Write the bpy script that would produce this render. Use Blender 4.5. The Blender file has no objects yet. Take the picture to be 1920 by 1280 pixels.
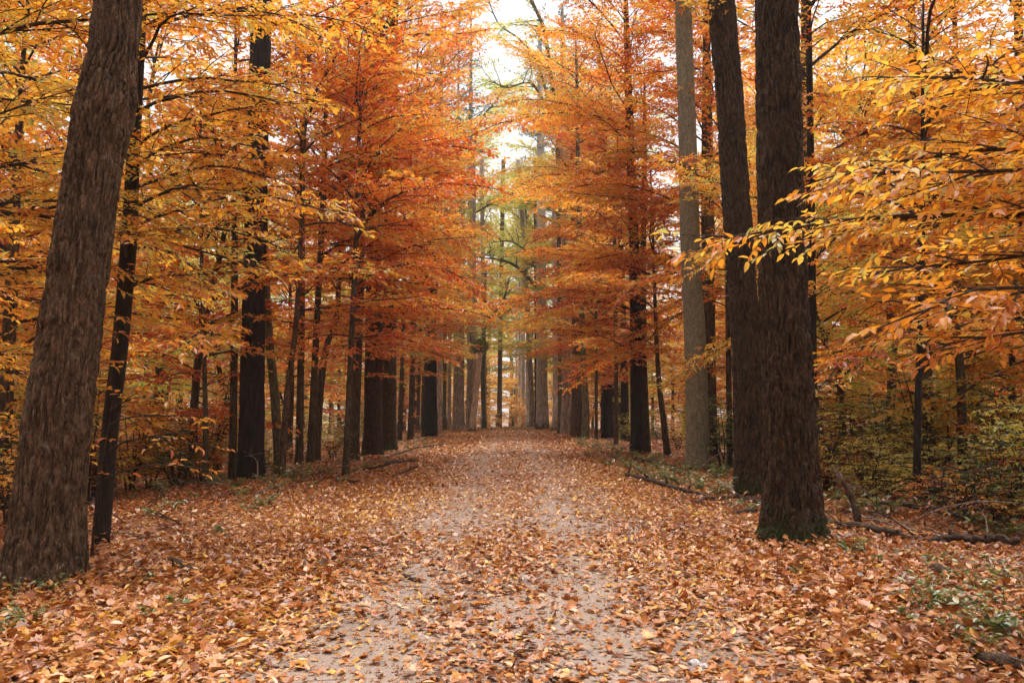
import bpy, math
import numpy as np
from mathutils import Matrix, Vector

# ------------------------------------------------------------------ camera, sky, sun, exposure
SC = bpy.context.scene
COL = SC.collection
CAM_H = 1.4
FPX = 1493.0                                   # 28 mm lens on a 36 mm sensor, photo 1920 px wide
PITCH = math.atan(130.0 / FPX)
cam_d = bpy.data.cameras.new('camera')
cam_d.lens = 28.0
cam_d.sensor_width = 36.0
cam_d.clip_start = 0.05
cam_d.clip_end = 2000.0
cam_d.dof.use_dof = True
cam_d.dof.focus_distance = 11.0
cam_d.dof.aperture_fstop = 5.6
cam = bpy.data.objects.new('camera', cam_d)
COL.objects.link(cam)
cam.location = (0, 0, CAM_H)
cam.rotation_euler = (math.pi / 2 + PITCH, 0, 0)
SC.camera = cam

SUN_ELEV, SUN_AZ = 74.0, 10.0                  # azimuth from +Y (down the trail) towards +X
world = bpy.data.worlds.new('World')
SC.world = world
world.use_nodes = True
wt = world.node_tree
wt.nodes.clear()
w_out = wt.nodes.new('ShaderNodeOutputWorld')
w_bg = wt.nodes.new('ShaderNodeBackground')
w_sky = wt.nodes.new('ShaderNodeTexSky')
w_sky.sky_type = 'NISHITA'
w_sky.sun_disc = False
w_sky.sun_elevation = math.radians(SUN_ELEV)
w_sky.sun_rotation = math.radians(SUN_AZ)
w_sky.dust_density = 1.0
w_hsv = wt.nodes.new('ShaderNodeHueSaturation')    # an overcast sky has hardly any blue
w_hsv.inputs['Saturation'].default_value = 0.10
wt.links.new(w_sky.outputs[0], w_hsv.inputs['Color'])
wt.links.new(w_hsv.outputs[0], w_bg.inputs['Color'])
w_bg.inputs['Strength'].default_value = 0.05
wt.links.new(w_bg.outputs[0], w_out.inputs['Surface'])

sun_d = bpy.data.lights.new('sun', 'SUN')
sun_d.energy = 1.5
sun_d.angle = math.radians(55)
sun_d.color = (1.0, 0.96, 0.9)
sun = bpy.data.objects.new('sun', sun_d)
COL.objects.link(sun)
_a, _e = math.radians(SUN_AZ), math.radians(SUN_ELEV)
_to = Vector((math.sin(_a) * math.cos(_e), math.cos(_a) * math.cos(_e), math.sin(_e)))
sun.rotation_euler = (-_to).to_track_quat('-Z', 'Y').to_euler()

SC.view_settings.view_transform = 'Standard'
SC.view_settings.look = 'None'
SC.view_settings.exposure = 2.32
SC.view_settings.gamma = 1.0
SC.view_settings.use_curve_mapping = False
SC.render.engine = 'CYCLES'
SC.cycles.max_bounces = 7
SC.cycles.diffuse_bounces = 5
SC.cycles.use_adaptive_sampling = True
SC.cycles.adaptive_threshold = 0.025
SC.cycles.glossy_bounces = 2
SC.cycles.transmission_bounces = 4
SC.cycles.sample_clamp_indirect = 8.0
SC.cycles.use_denoising = True

# ------------------------------------------------------------------ helpers
R = np.random.default_rng(7)


def _dir(px, py):
    cx, cy = (px - 960.0) / FPX, (640.0 - py) / FPX
    s, c = math.sin(PITCH), math.cos(PITCH)
    return np.array([cx, c - cy * s, s + cy * c])


def at(px, py, Y):
    """the point at distance Y down the trail that the photo shows at that pixel"""
    d = _dir(px, py)
    return np.array([0, 0, CAM_H]) + d * (Y / d[1])


def size(npx, Y):
    return npx / FPX * Y


def hash2(i, j, seed):
    h = np.sin(i * 127.1 + j * 311.7 + seed * 74.7) * 43758.5453
    return h - np.floor(h)


def vnoise(x, y, seed=0):
    x = np.asarray(x, float); y = np.asarray(y, float)
    xi, yi = np.floor(x), np.floor(y)
    fx, fy = x - xi, y - yi
    fx = fx * fx * (3 - 2 * fx); fy = fy * fy * (3 - 2 * fy)
    a = hash2(xi, yi, seed); b = hash2(xi + 1, yi, seed)
    c = hash2(xi, yi + 1, seed); d = hash2(xi + 1, yi + 1, seed)
    return (a * (1 - fx) + b * fx) * (1 - fy) + (c * (1 - fx) + d * fx) * fy


def sstep(a, b, x):
    t = np.clip((np.asarray(x, float) - a) / (b - a), 0, 1)
    return t * t * (3 - 2 * t)


def G(x, y):
    """height of the ground: a low causeway under the trail, a crest 70 m away, then a long fall"""
    x = np.asarray(x, float); y = np.asarray(y, float)
    ax = np.abs(x)
    z = -0.45 * sstep(4.2, 11, ax) - 0.02 * np.minimum(ax, 2.0) ** 2
    bump = (vnoise(x * .9, y * .9, 1) - .5) * .16 + (vnoise(x * .33, y * .33, 2) - .5) * .3
    z = z + bump * sstep(1.6, 5.0, ax)
    t = np.clip(y - 67.5, 0, None)
    z = z - (1 - .9 * sstep(7, 26, ax)) * (np.where(t < 15, .002 * t * t, .45 + .06 * (t - 15)) * (t < 90) + (t >= 90) * 4.95)
    return z


def gz(x, y):
    return float(G(x, y))


def base_at(px, py, extra=0.0):
    """where the ground shows at that pixel"""
    d = _dir(px, py)
    Y = 10.0
    for _ in range(60):
        t = Y / d[1]
        g = gz(d[0] * t, Y) + extra
        t2 = (g - CAM_H) / d[2]
        Y = .5 * Y + .5 * max(3.0, min(90.0, t2 * d[1]))
    t = Y / d[1]
    return np.array([d[0] * t, Y, gz(d[0] * t, Y)])


def norm(v):
    return v / np.maximum(np.linalg.norm(v, axis=-1, keepdims=True), 1e-9)


class Acc:
    def __init__(s):
        s.v, s.f3, s.f4, s.n = [], [], [], 0

    def add(s, v, f3=None, f4=None):
        v = np.asarray(v, float)
        if f3 is not None and len(f3): s.f3.append(np.asarray(f3) + s.n)
        if f4 is not None and len(f4): s.f4.append(np.asarray(f4) + s.n)
        s.v.append(v); s.n += len(v)

    def mesh(s, name, mat, smooth=True, tint=None, off=None):
        V = np.concatenate(s.v) if s.v else np.zeros((0, 3))
        if off is not None: V = V - np.asarray(off)
        f3 = np.concatenate(s.f3) if s.f3 else np.zeros((0, 3), int)
        f4 = np.concatenate(s.f4) if s.f4 else np.zeros((0, 4), int)
        me = bpy.data.meshes.new(name)
        me.vertices.add(len(V))
        me.vertices.foreach_set('co', V.astype(np.float32).ravel())
        nl = f3.size + f4.size
        me.loops.add(nl)
        me.loops.foreach_set('vertex_index', np.concatenate([f3.ravel(), f4.ravel()]).astype(np.int32))
        me.polygons.add(len(f3) + len(f4))
        st = np.concatenate([np.arange(len(f3)) * 3, f3.size + np.arange(len(f4)) * 4]).astype(np.int32)
        me.polygons.foreach_set('loop_start', st)
        if tint is not None:
            at_ = me.attributes.new('tint', 'FLOAT', 'POINT')
            at_.data.foreach_set('value', np.asarray(tint, np.float32))
        me.materials.append(mat)
        me.update(calc_edges=True)
        me.polygons.foreach_set('use_smooth', np.full(len(me.polygons), smooth, bool))
        return me


def ob(name, data, parent=None, loc=None):
    o = bpy.data.objects.new(name, data)
    COL.objects.link(o)
    if parent is not None: o.parent = parent
    if loc is not None: o.location = tuple(float(c) for c in loc)
    return o


def tag(o, label=None, cat=None, group=None, kind=None):
    if label: o['label'] = label
    if cat: o['category'] = cat
    if group: o['group'] = group
    if kind: o['kind'] = kind
    return o


def thing(name, label, cat, loc, group=None):
    return tag(ob(name, None, None, loc), label, cat, group)


def recolor(o, mat):
    if len(o.material_slots):
        o.material_slots[0].link = 'OBJECT'
        o.material_slots[0].material = mat


def copy_tree(root, loc, rz=0, sc=1.0, label=None, group=None, mats=None):
    r = root.copy(); COL.objects.link(r)
    r.location = tuple(float(c) for c in loc); r.rotation_euler = (0, 0, rz)
    r.scale = (sc, sc, sc) if np.isscalar(sc) else sc
    if label: r['label'] = label
    if group: r['group'] = group
    for ch in root.children:
        c = ch.copy(); COL.objects.link(c); c.parent = r
        if mats and ch.name.split('.')[0] in mats: recolor(c, mats[ch.name.split('.')[0]])
    return r


def spline(pts, n):
    """Catmull-Rom through rows of pts, n samples"""
    p = np.asarray(pts, float)
    if len(p) == 2:
        t = np.linspace(0, 1, n)[:, None]
        return p[0] * (1 - t) + p[1] * t
    q = np.vstack([2 * p[0] - p[1], p, 2 * p[-1] - p[-2]])
    s = np.linspace(0, len(p) - 1 - 1e-6, n)
    i = np.floor(s).astype(int); t = (s - i)[:, None]
    a, b, c, d = q[i], q[i + 1], q[i + 2], q[i + 3]
    return .5 * (2 * b + (c - a) * t + (2 * a - 5 * b + 4 * c - d) * t ** 2 + (3 * b - a - 3 * c + d) * t ** 3)


def tube(acc, pts, rad, ns=6, cap=True, ref=None):
    pts = np.asarray(pts, float); rad = np.asarray(rad, float)
    n = len(pts)
    T = norm(np.gradient(pts, axis=0))
    up = np.array([0, 0, 1.0]) if ref is None else np.asarray(ref, float)
    if abs(T[0] @ up) > .9: up = np.array([0.0, 1.0, 0])
    A = norm(np.cross(T, up)); B = np.cross(A, T)
    th = np.arange(ns) * 2 * np.pi / ns
    ring = pts[:, None] + rad[:, None, None] * (np.cos(th)[None, :, None] * A[:, None] + np.sin(th)[None, :, None] * B[:, None])
    i = np.arange(n - 1)[:, None] * ns; j = np.arange(ns)[None]; k = (j + 1) % ns
    f = np.stack([i + j, i + k, i + ns + k, i + ns + j], -1).reshape(-1, 4)
    V = ring.reshape(-1, 3)
    f3 = None
    if cap:
        V = np.vstack([V, pts[:1], pts[-1:]])
        jj = np.arange(ns); kk = (jj + 1) % ns
        f3 = np.vstack([np.stack([kk, jj, np.full(ns, n * ns)], -1),
                        np.stack([(n - 1) * ns + jj, (n - 1) * ns + kk, np.full(ns, n * ns + 1)], -1)])
    acc.add(V, f3, f)


def sticks(acc, P, Q, r0, r1):
    """many straight three-sided twigs at once"""
    if not len(P): return
    T = norm(Q - P)
    up = np.tile([0.0, 0, 1.0], (len(P), 1)); up[np.abs(T[:, 2]) > .9] = [0, 1.0, 0]
    A = norm(np.cross(T, up)); B = np.cross(A, T)
    vs = []
    for k in range(3):
        c, s = math.cos(k * 2.0944), math.sin(k * 2.0944)
        o = A * c + B * s
        vs += [P + o * np.reshape(r0, (-1, 1)), Q + o * np.reshape(r1, (-1, 1))]
    V = np.stack(vs, 1).reshape(-1, 3)
    i = (np.arange(len(P)) * 6)[:, None]
    f = np.concatenate([i + np.array([0, 2, 3, 1]), i + np.array([2, 4, 5, 3]), i + np.array([4, 0, 1, 5])])
    acc.add(V, None, f)


# leaf templates: along, across, lift with the fold, and lift with the curl (u^2)
HI_T = np.array([[-.12, 0], [0, 0], [.26, .40], [.62, .42], [1.0, 0], [.62, -.42], [.26, -.40], [.34, 0], [.7, 0]], float)
HI_F3 = np.array([[1, 7, 2], [3, 8, 4], [1, 6, 7], [5, 4, 8]])
HI_F4 = np.array([[2, 7, 8, 3], [6, 5, 8, 7]])
LO_T = np.array([[0, 0], [.42, .5], [1.0, 0], [.42, -.5]], float)
LO_F3 = np.array([[0, 2, 1], [0, 3, 2]])


_lo = [(0, 0), (.10, .20), (.02, .44), (.28, .34), (.42, .62), (.54, .28), (.74, .38), (.76, .15), (1, 0)]
LOB_T = np.array([(.45, 0)] + _lo + [(u_, -v_) for u_, v_ in _lo[-2:0:-1]], float)
LOB_F3 = np.array([[0, 1 + k, 1 + (k + 1) % 16] for k in range(16)])


def leaf_verts(P, D, N, L, W, fold, curl, tpl):
    D = norm(D); S = norm(np.cross(N, D)); N = np.cross(D, S)
    u, v = tpl[:, 0], tpl[:, 1]
    lift = np.abs(v)[None] * np.reshape(fold, (-1, 1)) - (u ** 2)[None] * np.reshape(curl, (-1, 1))
    V = (P[:, None] + D[:, None] * (u[None] * L[:, None])[..., None] + S[:, None] * (v[None] * W[:, None])[..., None]
         + N[:, None] * (lift * L[:, None])[..., None])
    return V


def leaves_mesh(name, P, D, N, L, W, tint, mat, hi=False, fold=None, curl=None, off=None, rng=R):
    n = len(P)
    fold = rng.uniform(.05, .35, n) if fold is None else fold
    curl = rng.normal(.12, .15, n) if curl is None else curl
    acc = Acc()
    if hi == 'lobed':
        k = len(LOB_T); V = leaf_verts(P, D, N, L, W, fold, curl, LOB_T); i = (np.arange(n) * k)[:, None, None]
        acc.add(V.reshape(-1, 3), (LOB_F3[None] + i).reshape(-1, 3))
    elif hi:
        tpl = HI_T[1:]
        V = leaf_verts(P, D, N, L, W, fold, curl, tpl)
        k = len(tpl); i = (np.arange(n) * k)[:, None, None]
        acc.add(V.reshape(-1, 3), (HI_F3[None] - 1 + i).reshape(-1, 3), (HI_F4[None] - 1 + i).reshape(-1, 4))
    else:
        k = 4
        V = leaf_verts(P, D, N, L, W, fold, curl, LO_T)
        i = (np.arange(n) * k)[:, None, None]
        acc.add(V.reshape(-1, 3), (LO_F3[None] + i).reshape(-1, 3))
    return acc.mesh(name, mat, smooth=False, tint=np.repeat(tint, k), off=off)


# ------------------------------------------------------------------ materials
def nt(m):
    m.use_nodes = True
    t = m.node_tree; t.nodes.clear()
    return t


def N_(t, kind, **kw):
    n = t.nodes.new(kind)
    for k, v in kw.items():
        if k in n.inputs: n.inputs[k].default_value = v
        else: setattr(n, k, v)
    return n


def ramp(t, stops, fac):
    r = t.nodes.new('ShaderNodeValToRGB')
    e = r.color_ramp.elements
    while len(e) < len(stops): e.new(.5)
    for el, (p, c) in zip(e, stops):
        el.position = p; el.color = (*c, 1)
    t.links.new(fac, r.inputs[0])
    return r.outputs[0]


def leaf_mat(name, stops, trans=.55, rough=.30, spec=.95, tsat=1.05):
    m = bpy.data.materials.new(name); t = nt(m)
    a = N_(t, 'ShaderNodeAttribute', attribute_name='tint')
    c = ramp(t, stops, a.outputs['Fac'])
    geo = N_(t, 'ShaderNodeNewGeometry')
    tc = N_(t, 'ShaderNodeTexCoord')
    nz = N_(t, 'ShaderNodeTexNoise', Scale=22.0, Detail=2.0)
    t.links.new(tc.outputs['Object'], nz.inputs['Vector'])
    hv = N_(t, 'ShaderNodeHueSaturation')
    mr = N_(t, 'ShaderNodeMapRange')
    mr.inputs['To Min'].default_value = .55; mr.inputs['To Max'].default_value = 1.35
    t.links.new(nz.outputs[0], mr.inputs[0]); t.links.new(mr.outputs[0], hv.inputs['Value'])
    t.links.new(c, hv.inputs['Color'])
    n5 = N_(t, 'ShaderNodeTexNoise', Scale=34.0, Detail=3.0)
    t.links.new(tc.outputs['Object'], n5.inputs['Vector'])
    fs = ramp(t, [(.6, (0, 0, 0)), (.72, (.75, .75, .75))], n5.outputs[0])
    ms = N_(t, 'ShaderNodeMix', data_type='RGBA'); ms.inputs['B'].default_value = (.22, .085, .03, 1)
    t.links.new(fs, ms.inputs['Factor']); t.links.new(hv.outputs[0], ms.inputs['A'])
    p = N_(t, 'ShaderNodeBsdfPrincipled', Roughness=rough)
    p.inputs['Specular IOR Level'].default_value = spec
    t.links.new(ms.outputs['Result'], p.inputs['Base Color'])
    o = N_(t, 'ShaderNodeOutputMaterial')
    if trans > 0:
        hs = N_(t, 'ShaderNodeHueSaturation', Saturation=tsat, Value=1.4)
        t.links.new(ms.outputs['Result'], hs.inputs['Color'])
        tr = N_(t, 'ShaderNodeBsdfTranslucent')
        t.links.new(hs.outputs[0], tr.inputs['Color'])
        mx = N_(t, 'ShaderNodeMixShader', Fac=trans)
        t.links.new(p.outputs[0], mx.inputs[1]); t.links.new(tr.outputs[0], mx.inputs[2])
        t.links.new(mx.outputs[0], o.inputs[0])
    else:
        t.links.new(p.outputs[0], o.inputs[0])
    return m


M = {}
M['gold'] = leaf_mat('leaf_gold', [(0, (.52, .18, .035)), (.25, (.66, .30, .05)), (.55, (.74, .42, .075)), (.8, (.68, .45, .09)), (1, (.42, .38, .10))])
M['orange'] = leaf_mat('leaf_orange', [(0, (.42, .085, .03)), (.25, (.60, .18, .04)), (.55, (.70, .30, .055)), (.8, (.72, .40, .07)), (1, (.50, .38, .09))])
M['red'] = leaf_mat('leaf_red_orange', [(0, (.40, .075, .035)), (.35, (.62, .155, .045)), (.65, (.70, .24, .05)), (.85, (.70, .34, .06)), (1, (.60, .40, .08))])
M['rust'] = leaf_mat('leaf_rust', [(0, (.28, .08, .03)), (.5, (.50, .18, .05)), (1, (.60, .32, .08))])
M['lime'] = leaf_mat('leaf_yellow_green', [(0, (.52, .35, .07)), (.4, (.54, .45, .09)), (.8, (.42, .42, .10)), (1, (.26, .34, .09))])
M['green'] = leaf_mat('leaf_green', [(0, (.07, .13, .03)), (.5, (.14, .22, .05)), (.85, (.30, .32, .08)), (1, (.48, .34, .07))], trans=.35)
M['weed'] = leaf_mat('leaf_weed_green', [(0, (.09, .13, .04)), (.6, (.17, .22, .07)), (1, (.36, .34, .09))], trans=.3)
M['needle'] = leaf_mat('pine_needles', [(0, (.05, .085, .05)), (1, (.10, .15, .08))], trans=.15)
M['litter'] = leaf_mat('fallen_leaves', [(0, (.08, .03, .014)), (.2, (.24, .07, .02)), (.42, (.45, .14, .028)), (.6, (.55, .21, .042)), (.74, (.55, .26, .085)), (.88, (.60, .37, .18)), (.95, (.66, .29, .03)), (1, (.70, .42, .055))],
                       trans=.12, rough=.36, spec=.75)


def bark_mat(name, dark, light, hscale=16.0, vscale=2.2, bump=.5, dist=.03, moss=0.0, speck=None, rough=.85):
    m = bpy.data.materials.new(name); t = nt(m)
    tc = N_(t, 'ShaderNodeTexCoord')
    mp = N_(t, 'ShaderNodeMapping')
    mp.inputs['Scale'].default_value = (hscale, hscale, vscale)
    t.links.new(tc.outputs['Object'], mp.inputs[0])
    n1 = N_(t, 'ShaderNodeTexNoise', Scale=1.0, Detail=6.0, Roughness=.6)
    t.links.new(mp.outputs[0], n1.inputs['Vector'])
    n2 = N_(t, 'ShaderNodeTexNoise', Scale=2.2, Detail=4.0)
    t.links.new(tc.outputs['Object'], n2.inputs['Vector'])
    mpv = N_(t, 'ShaderNodeMapping'); mpv.inputs['Scale'].default_value = (hscale * 1.6, hscale * 1.6, vscale * 2.5)
    t.links.new(tc.outputs['Object'], mpv.inputs[0])
    vo = N_(t, 'ShaderNodeTexVoronoi', feature='DISTANCE_TO_EDGE', Scale=1.0)
    t.links.new(mpv.outputs[0], vo.inputs['Vector'])
    c = ramp(t, [(.36, dark), (.64, light)], n1.outputs[0])
    mixc = N_(t, 'ShaderNodeMix', data_type='RGBA', blend_type='MULTIPLY')
    mixc.inputs['Factor'].default_value = .35
    g = ramp(t, [(.3, (.6, .6, .6)), (.7, (1.2, 1.18, 1.15))], n2.outputs[0])
    t.links.new(c, mixc.inputs['A']); t.links.new(g, mixc.inputs['B'])
    col = mixc.outputs['Result']
    vc = N_(t, 'ShaderNodeTexVoronoi', Scale=1.0)
    t.links.new(mpv.outputs[0], vc.inputs['Vector'])
    sv = N_(t, 'ShaderNodeSeparateColor'); t.links.new(vc.outputs['Color'], sv.inputs[0])
    gv = ramp(t, [(0, (.55, .55, .55)), (1, (1.45, 1.42, 1.38))], sv.outputs[0])
    mv = N_(t, 'ShaderNodeMix', data_type='RGBA', blend_type='MULTIPLY'); mv.inputs['Factor'].default_value = .5 if bump > .4 else .2
    t.links.new(col, mv.inputs['A']); t.links.new(gv, mv.inputs['B'])
    col = mv.outputs['Result']
    mpf = N_(t, 'ShaderNodeMapping'); mpf.inputs['Scale'].default_value = (75, 75, 24)
    t.links.new(tc.outputs['Object'], mpf.inputs[0])
    n6 = N_(t, 'ShaderNodeTexNoise', Scale=1.0, Detail=3.0)
    t.links.new(mpf.outputs[0], n6.inputs['Vector'])
    ff = ramp(t, [(.35, (.62, .62, .62)), (.55, (1, 1, 1)), (.68, (1.9, 1.85, 1.8))], n6.outputs[0])
    mf = N_(t, 'ShaderNodeMix', data_type='RGBA', blend_type='MULTIPLY'); mf.inputs['Factor'].default_value = .85
    t.links.new(col, mf.inputs['A']); t.links.new(ff, mf.inputs['B'])
    col = mf.outputs['Result']
    if speck:
        n3 = N_(t, 'ShaderNodeTexNoise', Scale=9.0, Detail=5.0, Roughness=.7)
        t.links.new(tc.outputs['Object'], n3.inputs['Vector'])
        f = ramp(t, [(.58, (0, 0, 0)), (.66, (1, 1, 1))], n3.outputs[0])
        mx = N_(t, 'ShaderNodeMix', data_type='RGBA')
        t.links.new(f, mx.inputs['Factor']); t.links.new(col, mx.inputs['A']); mx.inputs['B'].default_value = (*speck, 1)
        col = mx.outputs['Result']
    if moss > 0:
        sx = N_(t, 'ShaderNodeSeparateXYZ'); t.links.new(tc.outputs['Object'], sx.inputs[0])
        n4 = N_(t, 'ShaderNodeTexNoise', Scale=7.0, Detail=5.0)
        t.links.new(tc.outputs['Object'], n4.inputs['Vector'])
        mr = N_(t, 'ShaderNodeMapRange'); mr.inputs['From Min'].default_value = moss; mr.inputs['From Max'].default_value = 0.0
        t.links.new(sx.outputs[2], mr.inputs[0])
        mu = N_(t, 'ShaderNodeMath', operation='MULTIPLY'); t.links.new(mr.outputs[0], mu.inputs[0]); t.links.new(n4.outputs[0], mu.inputs[1])
        f = ramp(t, [(.25, (0, 0, 0)), (.5, (1, 1, 1))], mu.outputs[0])
        mx = N_(t, 'ShaderNodeMix', data_type='RGBA')
        t.links.new(f, mx.inputs['Factor']); t.links.new(col, mx.inputs['A']); mx.inputs['B'].default_value = (.035, .05, .014, 1)
        col = mx.outputs['Result']
    p = N_(t, 'ShaderNodeBsdfPrincipled', Roughness=rough)
    p.inputs['Specular IOR Level'].default_value = .25
    t.links.new(col, p.inputs['Base Color'])
    ad = N_(t, 'ShaderNodeMath', operation='MULTIPLY_ADD'); ad.inputs[1].default_value = .8
    t.links.new(vo.outputs['Distance'], ad.inputs[0]); t.links.new(n1.outputs[0], ad.inputs[2])
    b = N_(t, 'ShaderNodeBump', Strength=bump, Distance=dist)
    t.links.new(ad.outputs[0], b.inputs['Height'])
    t.links.new(b.outputs[0], p.inputs['Normal'])
    o = N_(t, 'ShaderNodeOutputMaterial'); t.links.new(p.outputs[0], o.inputs[0])
    return m


M['bark_brown'] = bark_mat('bark_brown', (.044, .026, .014), (.205, .128, .077), 30, 4.5, 1.0, .05, speck=(.18, .135, .10))
M['bark_oak'] = bark_mat('bark_dark_oak', (.019, .0115, .006), (.105, .063, .036), 30, 6.0, 1.0, .05, moss=.75)
M['bark_dark'] = bark_mat('bark_dark', (.011, .008, .006), (.035, .025, .017), 16, 2.5, .7, .03)
M['bark_grey'] = bark_mat('bark_smooth_grey', (.14, .128, .085), (.23, .208, .14), 20, 5.0, .3, .012, moss=.3)
M['bark_pine'] = bark_mat('bark_pine', (.19, .145, .125), (.44, .36, .32), 9, 2.0, .6, .03)
M['bark_pale'] = bark_mat('bark_pale', (.33, .29, .27), (.60, .54, .51), 9, 2.0, .5, .03, moss=1.5)
M['bark_slim'] = bark_mat('bark_slim', (.032, .023, .014), (.115, .083, .05), 24, 5.0, .4, .015)
M['bark_moss'] = bark_mat('bark_mossy', (.06, .055, .03), (.17, .15, .09), 14, 4.0, .6, .02, speck=(.09, .11, .03))
M['twig'] = bark_mat('twig_bark', (.025, .017, .012), (.075, .05, .035), 30, 30, .2, .005)
M['log'] = bark_mat('rotten_log', (.022, .014, .010), (.10, .066, .048), 14, 14, .7, .02)
M['deadwood'] = bark_mat('grey_deadwood', (.14, .105, .08), (.34, .27, .22), 18, 18, .5, .01)
M['bark_snag'] = bark_mat('bare_snag_wood', (.36, .27, .19), (.60, .46, .34), 9, 2.0, .4, .02, moss=1.2)
M['moss'] = leaf_mat('moss', [(0, (.12, .14, .03)), (1, (.28, .29, .07))], trans=.2, rough=.8)


def floor_mat():
    m = bpy.data.materials.new('forest_floor_litter'); t = nt(m)
    tc = N_(t, 'ShaderNodeTexCoord')
    wp = N_(t, 'ShaderNodeTexNoise', Scale=5.0, Detail=2.0)
    t.links.new(tc.outputs['Object'], wp.inputs['Vector'])
    mixv = N_(t, 'ShaderNodeMix', data_type='VECTOR'); mixv.inputs['Factor'].default_value = .12
    t.links.new(tc.outputs['Object'], mixv.inputs['A']); t.links.new(wp.outputs['Color'], mixv.inputs['B'])
    vo = N_(t, 'ShaderNodeTexVoronoi', Scale=13.0)
    t.links.new(mixv.outputs['Result'], vo.inputs['Vector'])
    se = N_(t, 'ShaderNodeSeparateColor'); t.links.new(vo.outputs['Color'], se.inputs[0])
    c = ramp(t, [(0, (.04, .02, .012)), (.3, (.12, .045, .02)), (.6, (.24, .09, .03)), (.85, (.36, .20, .10)), (1, (.44, .22, .04))], se.outputs[0])
    p = N_(t, 'ShaderNodeBsdfPrincipled', Roughness=.6)
    t.links.new(c, p.inputs['Base Color'])
    b = N_(t, 'ShaderNodeBump', Strength=.6, Distance=.03)
    t.links.new(se.outputs[1], b.inputs['Height']); t.links.new(b.outputs[0], p.inputs['Normal'])
    o = N_(t, 'ShaderNodeOutputMaterial'); t.links.new(p.outputs[0], o.inputs[0])
    return m


def trail_mat():
    m = bpy.data.materials.new('packed_sandy_grit'); t = nt(m)
    tc = N_(t, 'ShaderNodeTexCoord')
    n1 = N_(t, 'ShaderNodeTexNoise', Scale=1.3, Detail=5.0)
    n2 = N_(t, 'ShaderNodeTexNoise', Scale=60.0, Detail=6.0, Roughness=.75)
    vo = N_(t, 'ShaderNodeTexVoronoi', Scale=75.0)
    for n in (n1, n2, vo): t.links.new(tc.outputs['Object'], n.inputs['Vector'])
    c = ramp(t, [(.3, (.25, .19, .155)), (.7, (.39, .31, .262))], n1.outputs[0])
    g = ramp(t, [(.3, (.55, .52, .5)), (.7, (1.2, 1.18, 1.15))], n2.outputs[0])
    mx = N_(t, 'ShaderNodeMix', data_type='RGBA', blend_type='MULTIPLY'); mx.inputs['Factor'].default_value = .85
    t.links.new(c, mx.inputs['A']); t.links.new(g, mx.inputs['B'])
    p = N_(t, 'ShaderNodeBsdfPrincipled', Roughness=.85)
    t.links.new(mx.outputs['Result'], p.inputs['Base Color'])
    b = N_(t, 'ShaderNodeBump', Strength=.5, Distance=.012)
    ad = N_(t, 'ShaderNodeMath', operation='ADD')
    t.links.new(n2.outputs[0], ad.inputs[0]); t.links.new(vo.outputs['Distance'], ad.inputs[1])
    t.links.new(ad.outputs[0], b.inputs['Height']); t.links.new(b.outputs[0], p.inputs['Normal'])
    o = N_(t, 'ShaderNodeOutputMaterial'); t.links.new(p.outputs[0], o.inputs[0])
    return m


def stone_mat():
    m = bpy.data.materials.new('pale_stone'); t = nt(m)
    tc = N_(t, 'ShaderNodeTexCoord')
    n1 = N_(t, 'ShaderNodeTexNoise', Scale=18.0, Detail=5.0)
    t.links.new(tc.outputs['Object'], n1.inputs['Vector'])
    c = ramp(t, [(.3, (.42, .40, .40)), (.7, (.72, .70, .70))], n1.outputs[0])
    p = N_(t, 'ShaderNodeBsdfPrincipled', Roughness=.8)
    t.links.new(c, p.inputs['Base Color'])
    o = N_(t, 'ShaderNodeOutputMaterial'); t.links.new(p.outputs[0], o.inputs[0])
    return m


M['floor'], M['trail'], M['stone'] = floor_mat(), trail_mat(), stone_mat()

# ------------------------------------------------------------------ the setting: forest floor and trail
def sheet(xs, ys, lift, name, mat):
    X, Y = np.meshgrid(xs, ys)
    Z = G(X, Y) + lift
    nx, ny = len(xs), len(ys)
    i = np.arange(ny - 1)[:, None] * nx; j = np.arange(nx - 1)[None]
    f = np.stack([i + j, i + j + 1, i + nx + j + 1, i + nx + j], -1).reshape(-1, 4)
    acc = Acc(); acc.add(np.stack([X, Y, Z], -1).reshape(-1, 3), None, f)
    return acc.mesh(name, mat)


xs = np.concatenate([[-600, -300, -160, -90], np.linspace(-60, -14, 36), np.linspace(-13.5, 13.5, 80), np.linspace(14, 60, 36), [90, 160, 300, 600]])
ys = np.concatenate([[-120, -60, -30, -15, -6], np.linspace(0, 40, 100), np.linspace(41, 100, 90), np.linspace(104, 200, 25), [300, 500, 900]])
floor = tag(ob('forest_floor', sheet(xs, ys, 0, 'forest_floor', M['floor'])), kind='structure')
floor['label'] = 'forest floor under a thick cover of fallen leaves'
txs = np.linspace(-1.75, 1.75, 26)
tys = np.concatenate([[-60, -30, -10], np.linspace(-2, 40, 140), np.linspace(41, 100, 90), np.linspace(104, 160, 20)])
trail = tag(ob('trail', sheet(txs, tys, .006, 'trail', M['trail'])), kind='structure')
trail['label'] = 'straight sandy trail half covered with fallen leaves'


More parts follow.
